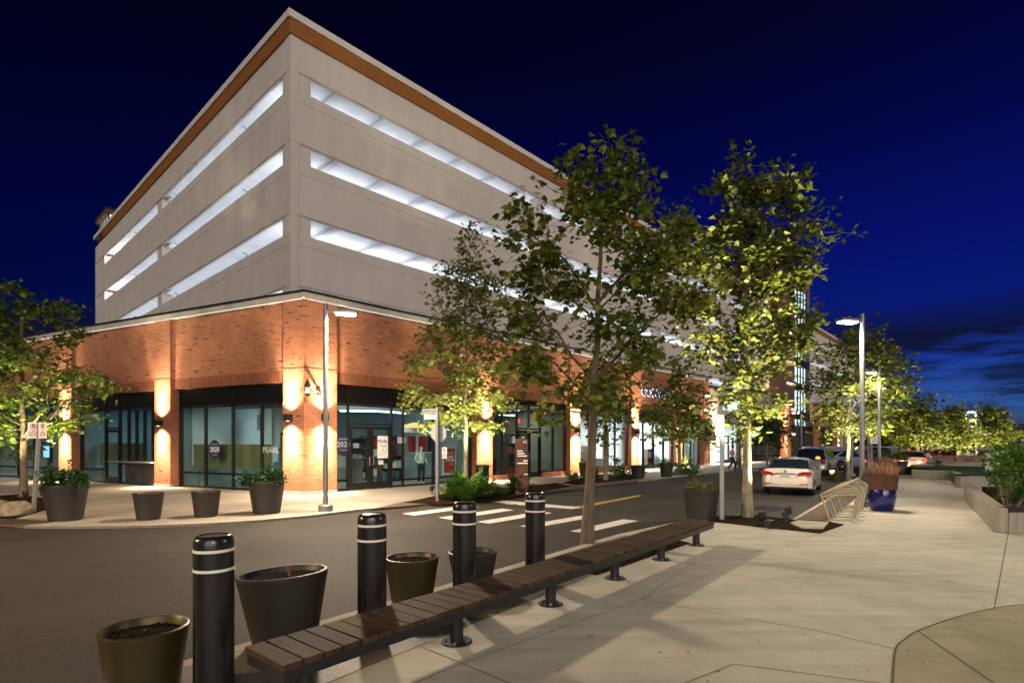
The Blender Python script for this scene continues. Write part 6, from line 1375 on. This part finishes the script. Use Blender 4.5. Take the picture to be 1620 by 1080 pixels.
wash(1514, 727, ('added ground spotlight on the road side of the round tree behind the red bench', 'added ground spotlight on the plaza side of the round tree behind the red bench'), 2.5, 4.0, 5.0, 1900, 85)
wash(1565, 725, ('added ground spotlight on the road side of the last round tree', 'added ground spotlight on the ramp side of the last round tree'), 2.5, 4.0, 5.0, 1900, 85)
wash(737, 780, ('added ground spotlight at the kerb left of the stop sign tree', 'added ground spotlight at the kerb right of the stop sign tree'), 1.2, .6, 5.0, 2600, 70)
wash(37, 788, ('added ground spotlight behind the boulder', 'added ground spotlight between the broad maple and the juniper planter'), 1.3, .7, 4.0, 1500, 80)
# flat black flood light on a stake and a square box light in the mulch
b_ = g(1243, 826); t = thing('flood_light', 'flat diamond shaped black flood light on a stake in the mulch', 'flood light', b_)
MB().prism([(0, 0, .37), (-.10, 0, .20), (-.05, 0, .09), (.05, 0, .09), (.09, 0, .20)], (.02, .07, 0)).build('housing', M['black_paint'], t); MB().tube([(0, .03, .1), (0, .03, -.02)], .015, 6).box(-.07, .07, -.03, .09, 0, .03).build('stake', M['frame'], t)
b_ = g(1218, 836); t = thing('box_light', 'small dark blue grey box light sitting in the mulch', 'box light', b_, R(20))
MB().box(-.085, .085, -.08, .08, .02, .20).build('housing', M['dark_steel'], t, bevel=.01); MB().box(-.03, .03, -.03, .03, -.02, .02).build('foot', M['frame'], t)

# ------------------------------------------------------------------ shrubs and grasses
def blobs(rng, n, rx, ry, h, r_): return [(rng.uniform(-rx, rx), rng.uniform(-ry, ry), rng.uniform(.25, 1)*h, r_*rng.uniform(.7, 1.2)) for _ in range(n)]
rg = random.Random(9)
FG = 'fern clumps in the kerb bed'
fronds(g(738, 791), 120, .8, 1.25, 'leaf_shrub', 'tall feathery green fern at the stop sign tree foot', seed=1, group=FG)
fronds(g(715, 788), 50, .5, .75, 'leaf_shrub', 'lower feathery fern left of the stop sign tree trunk', seed=2, group=FG)
fronds(g(769, 786), 60, .5, .95, 'leaf_shrub', 'feathery fern in front of the litter bin', seed=3, group=FG)
fronds(g(821, 781), 90, .6, 1.05, 'leaf_blue', 'dark feathery fern at the foot of the rusted directory slab', seed=4, group=FG)
fronds(g(797, 783), 26, .3, .5, 'leaf_shrub', 'low fern between the litter bin and the directory slab', seed=5, group=FG)
fronds(g(937, 759), 50, .5, .9, 'leaf_shrub', 'green fern just right of the bench tree trunk', seed=6, group=FG); fronds(g(906, 760), 40, .5, .8, 'leaf_a', 'dull low fern left of the bench tree trunk', seed=7, group=FG)
leafy(g(976, 754), blobs(rg, 6, .3, .3, 1.0, .3), 500, .12, 'leaf_c', 'bright lit shrub beside the ground spotlight', seed=7); leafy(g(1000, 755.5), blobs(rg, 6, .6, .3, .35, .3), 450, .10, 'leaf_blue', 'low dark ground shrub left of the dark empty planter', seed=8)
leafy(g(1092, 751), blobs(rg, 8, .7, .4, .6, .35), 600, .12, 'leaf_shrub', 'low green shrub at the kerb tree before the dim bay', seed=9); leafy(g(1078, 749), blobs(rg, 4, .3, .3, 1.0, .3), 300, .12, 'leaf_c', 'lit yellow green shrub behind the kerb tree', seed=10)
leafy(g(1175, 744.5), blobs(rg, 4, .3, .3, .9, .3), 300, .13, 'leaf_shrub', 'small shrub at the kerb right of the walking person', seed=11)
plant_tuft(g(1472, 747), 520, .9, .95, 'leaf_shrub', 'tall green grass clump lit by a ground spotlight', name='grass_clump', cat='grass plant', leafw=.05, droop=.6, seed=9)
# boulders
def boulder(p, s_, lab, seed):
    bm = bmesh.new(); bmesh.ops.create_icosphere(bm, subdivisions=4, radius=1.0); rr = random.Random(seed); dirs = [(Vector((rr.gauss(0, 1), rr.gauss(0, 1), rr.gauss(0, 1))).normalized(), rr.uniform(.72, .95)) for _ in range(16)]
    for v in bm.verts:
        for d, h_ in dirs:
            q = v.co.dot(d)
            if q > h_: v.co -= d*(q-h_)*.9
        v.co += v.co.normalized()*.02*math.sin(v.co.x*9+seed)*math.cos(v.co.y*11+v.co.z*7)
        v.co = Vector((v.co.x*s_[0], v.co.y*s_[1], v.co.z*s_[2]))
    me = bpy.data.meshes.new('boulder'); bm.to_mesh(me); bm.free(); me.materials.append(M['rock']); me.polygons.foreach_set('use_smooth', [True]*len(me.polygons))
    o = bpy.data.objects.new('boulder', me); COL.objects.link(o); o.location = p+Vector((0, 0, s_[2]*.55)); o.rotation_euler = (0, R(-8), R(15)); tag(o, lab, 'boulder')
boulder(g(22, 815), (.50, .33, .25), 'rough tan boulder beside the leaning sign post', 3); boulder(g(-8, 803), (.45, .3, .16), 'flat dark boulder behind the tan boulder', 5)

# ------------------------------------------------------------------ concrete planter walls and their planting
def wall_run(name, lab, cat, px_pts, h, th, m, close=False):
    pts = [g(*p) if isinstance(p, tuple) else p for p in px_pts]; t = thing(name, lab, cat, pts[0]); o0 = pts[0]
    for a, b_ in zip(pts, pts[1:]):
        d = (b_-a).normalized(); n_ = Vector((-d.y, d.x, 0))*th
        MB().prism([tuple(v-o0) for v in (a, b_, b_+n_, a+n_)], (0, 0, h)).build('wall_segment', M[m], t, bevel=.012, seg=1)
    return t
cA, cB = g(1595, 843), g(1539, 791); drt = Vector((1, -.04, 0))
wall_run('planter_wall', 'low board marked concrete planter wall full of green shrubs', 'planter wall', [cB, cA], .53, -.24, 'board_concrete')
t = wall_run('planter_wall', 'short concrete end wall with a black edge strip at the plaza corner', 'planter wall', [cA+Vector((.02, 0, 0)), cA+drt*3.5], .45, .28, 'board_concrete')
MB().box(.0, 3.5, -.015, .26, .45, .54).build('edge_strip', M['frame'], t)
slab('planter_soil', [cA+Vector((.22, .2, 0)), cA+drt*3.4+Vector((0, .3, 0)), cB+Vector((4, 0, 0)), cB+Vector((.3, 0, 0))], .46, .44, M['mulch'])
rg = random.Random(19)
wd_ = (cB-cA); wr_ = Vector((wd_.y, -wd_.x, 0)).normalized()
def in_bed(n, t0, t1, r0_, r1_, h, r_): return [tuple(wd_*rg.uniform(t0, t1)+wr_*rg.uniform(r0_, r1_)+Vector((0, 0, rg.uniform(.12, 1)*h)))+(r_*rg.uniform(.7, 1.2),) for _ in range(n)]
leafy(cA+Vector((0, 0, .46)), in_bed(34, .14, .55, .40, 1.25, 1.35, .33), 6500, .10, 'leaf_shrub', 'dense leafy green shrub mass filling the concrete planter', seed=20, name='shrub')
leafy(cA+Vector((0, 0, .46)), in_bed(22, .55, 1.0, .35, 1.4, 1.25, .33), 3800, .10, 'leaf_shrub', 'leafy green shrub at the far end of the concrete planter', seed=21)
plant_tuft(cA+wd_*.12+wr_*.50+Vector((0, 0, .46)), 900, .45, .75, 'leaf_blue', 'feathery grey green plant at the corner of the concrete planter', leafw=.012, droop=.6, seed=12)
W2 = [g(1442, 757), g(1502, 759.5), g(1519, 771), g(1519, 771)+Vector((7, -.5, 0))]
wall_run('planter_wall', 'angled concrete planter wall holding a strip of lawn', 'planter wall', W2, .48, .3, 'board_concrete')
t = slab('lawn', [W2[1]+Vector((.3, .4, 0)), W2[2]+Vector((.2, .4, 0)), W2[3]+Vector((0, .4, 0)), W2[3]+Vector((6, 9, 0)), W2[1]+Vector((2, 7, 0))], .47, .47, M['lawn'])
MB().box(0, 1, 0, 1, 0, 1)
e_1 = W2[2]+Vector((.3, .25, .48)); o = MB().box(0, 3.0, 0, .35, 0, .07).build('edging_seat', M['frame']); o.location = e_1; tag(o, 'black slatted seat strip lying on the angled concrete wall', 'seat strip')
wall_run('planter_wall', 'curving concrete wall behind the angled planter wall', 'planter wall', [g(1448, 749), g(1500, 746.5), g(1530, 743), g(1556, 741.5)], .55, .3, 'board_concrete')
for px, lab in ((1513, 'red brown timber bench nearer the round uplit tree'), (1560, 'red brown timber bench behind the white notice board')):
    p = Vector(((px-CX)/FPX*44, 44, 0)); t = thing('timber_bench', lab, 'bench', p, R(-4), 'red brown plaza benches'); z0 = .30
    for k in range(3): MB().box(-1.6, 1.6, -.25+.17*k, -.10+.17*k, .42, .47).build('seat_plank', M['bench_red'], t)
    for k in range(2): MB().box(-1.6, 1.6, .26, .30, .58+.16*k, .71+.16*k).build('back_plank', M['bench_red'], t)
    for x_ in (-1.3, 1.3): MB().box(x_-.04, x_+.04, -.2, .3, 0, .42).box(x_-.03, x_+.03, .30, .34, 0, .88).build('leg', M['frame'], t)
b_ = at(1592, 727, 17.5); t = thing('notice_board', 'white notice with red capitals standing behind the shrubs', 'notice', Vector((b_.x, 17.5, 0)), R(-6))
MB().box(-.62, .62, 0, .02, 1.0, 1.60).build('panel', M['sign_white'], t); MB().box(-.5, -.46, .02, .06, 0, 1.5).box(.46, .5, .02, .06, 0, 1.5).build('leg', M['metal'], t)
text_obj('lettering', 'THANK YOU', .13, M['red_ink'], t, .001, loc=(0, -.004, 1.48)); text_obj('lettering', 'FOR VISITING', .13, M['red_ink'], t, .001, loc=(0, -.004, 1.31))

# ------------------------------------------------------------------ far end: barrier, ramp, dark buildings, ridge
t = thing('road_barrier', 'long grey concrete barrier crossing behind the far trees', 'barrier', Vector((58, 78, 0)), R(-4))
MB().box(-16, 40, 0, .4, 0, 1.1).build('wall', M['far_grey'], t); MB().box(-16, 40, .1, .2, 1.1, 1.35).build('rail', M['metal'], t)
rmp = thing('road_ramp', 'grey concrete ramp climbing to an overpass beyond the last tree', 'ramp', Vector((0, 0, 0)))
a = at(1570, 712, 70); c = at(1760, 672, 70); n_ = Vector((.2, 6, 0))
MB().prism([(a.x, a.y, 0), (c.x, c.y, 0), tuple(c), tuple(a)], (.2, 6, 0)).build('retaining_wall', M['far_grey'], rmp)
MB().prism([tuple(a+Vector((0, -.2, -.35))), tuple(c+Vector((0, -.2, -.35))), tuple(c+Vector((0, -.2, -.1))), tuple(a+Vector((0, -.2, -.1)))], (0, .15, 0)).build('rail', M['coping'], rmp)
MB().prism([tuple(a+Vector((0, -.1, .0))), tuple(c+Vector((0, -.1, .0))), tuple(c+Vector((0, -.1, 1.2))), tuple(a+Vector((0, -.1, 1.0)))], (0, .15, 0)).build('parapet', M['far_dark'], rmp)
for (px0, px1, y0, Z, lab, w2) in ((1500, 1518, 646, 150, 'dark signboard on a mast above the round uplit tree', 1), (1406, 1470, 690, 130, 'low unlit building behind the far cars', 12), (1586, 1700, 672, 170, 'low dark building beyond the ramp', 14)):
    p0, p1 = at(px0, y0, Z), at(px1, y0, Z); zb_ = at(px0, 656, Z).z if 'signboard' in lab else 0
    t = thing('distant_signboard' if 'signboard' in lab else 'distant_building', lab, 'signboard' if 'signboard' in lab else 'building', Vector(((p0.x+p1.x)/2, Z, 0)))
    hw = (p1.x-p0.x)/2
    MB().box(-hw, hw, 0, w2, zb_, p0.z).build('panel' if zb_ else 'wall', M['far_dark'], t)
    if zb_: MB().tube([(0, .5, 0), (0, .5, zb_)], .4, 8).build('mast', M['far_dark'], t)
    else:
        MB().box(-hw-.3, hw+.3, -.3, w2+.3, p0.z, p0.z+.4).build('roof', M['far_dark'], t)
        for k in range(4): MB().box(-hw+hw*.45*k+1, -hw+hw*.45*k+2.2, -.05, 0, 1.2, 2.4).build('window', M['car_glass'], t)
mb = MB(); rr = random.Random(4); pts = []
for k in range(60): pts.append((-500+k*20, 420, 4+3*math.sin(k*.5)+rr.uniform(0, 3)))
for a, c in zip(pts, pts[1:]): mb.prism([(a[0], a[1], -2), (c[0], c[1], -2), c, a], (0, 60, 0))
struct('hill', mb, M['hill'])
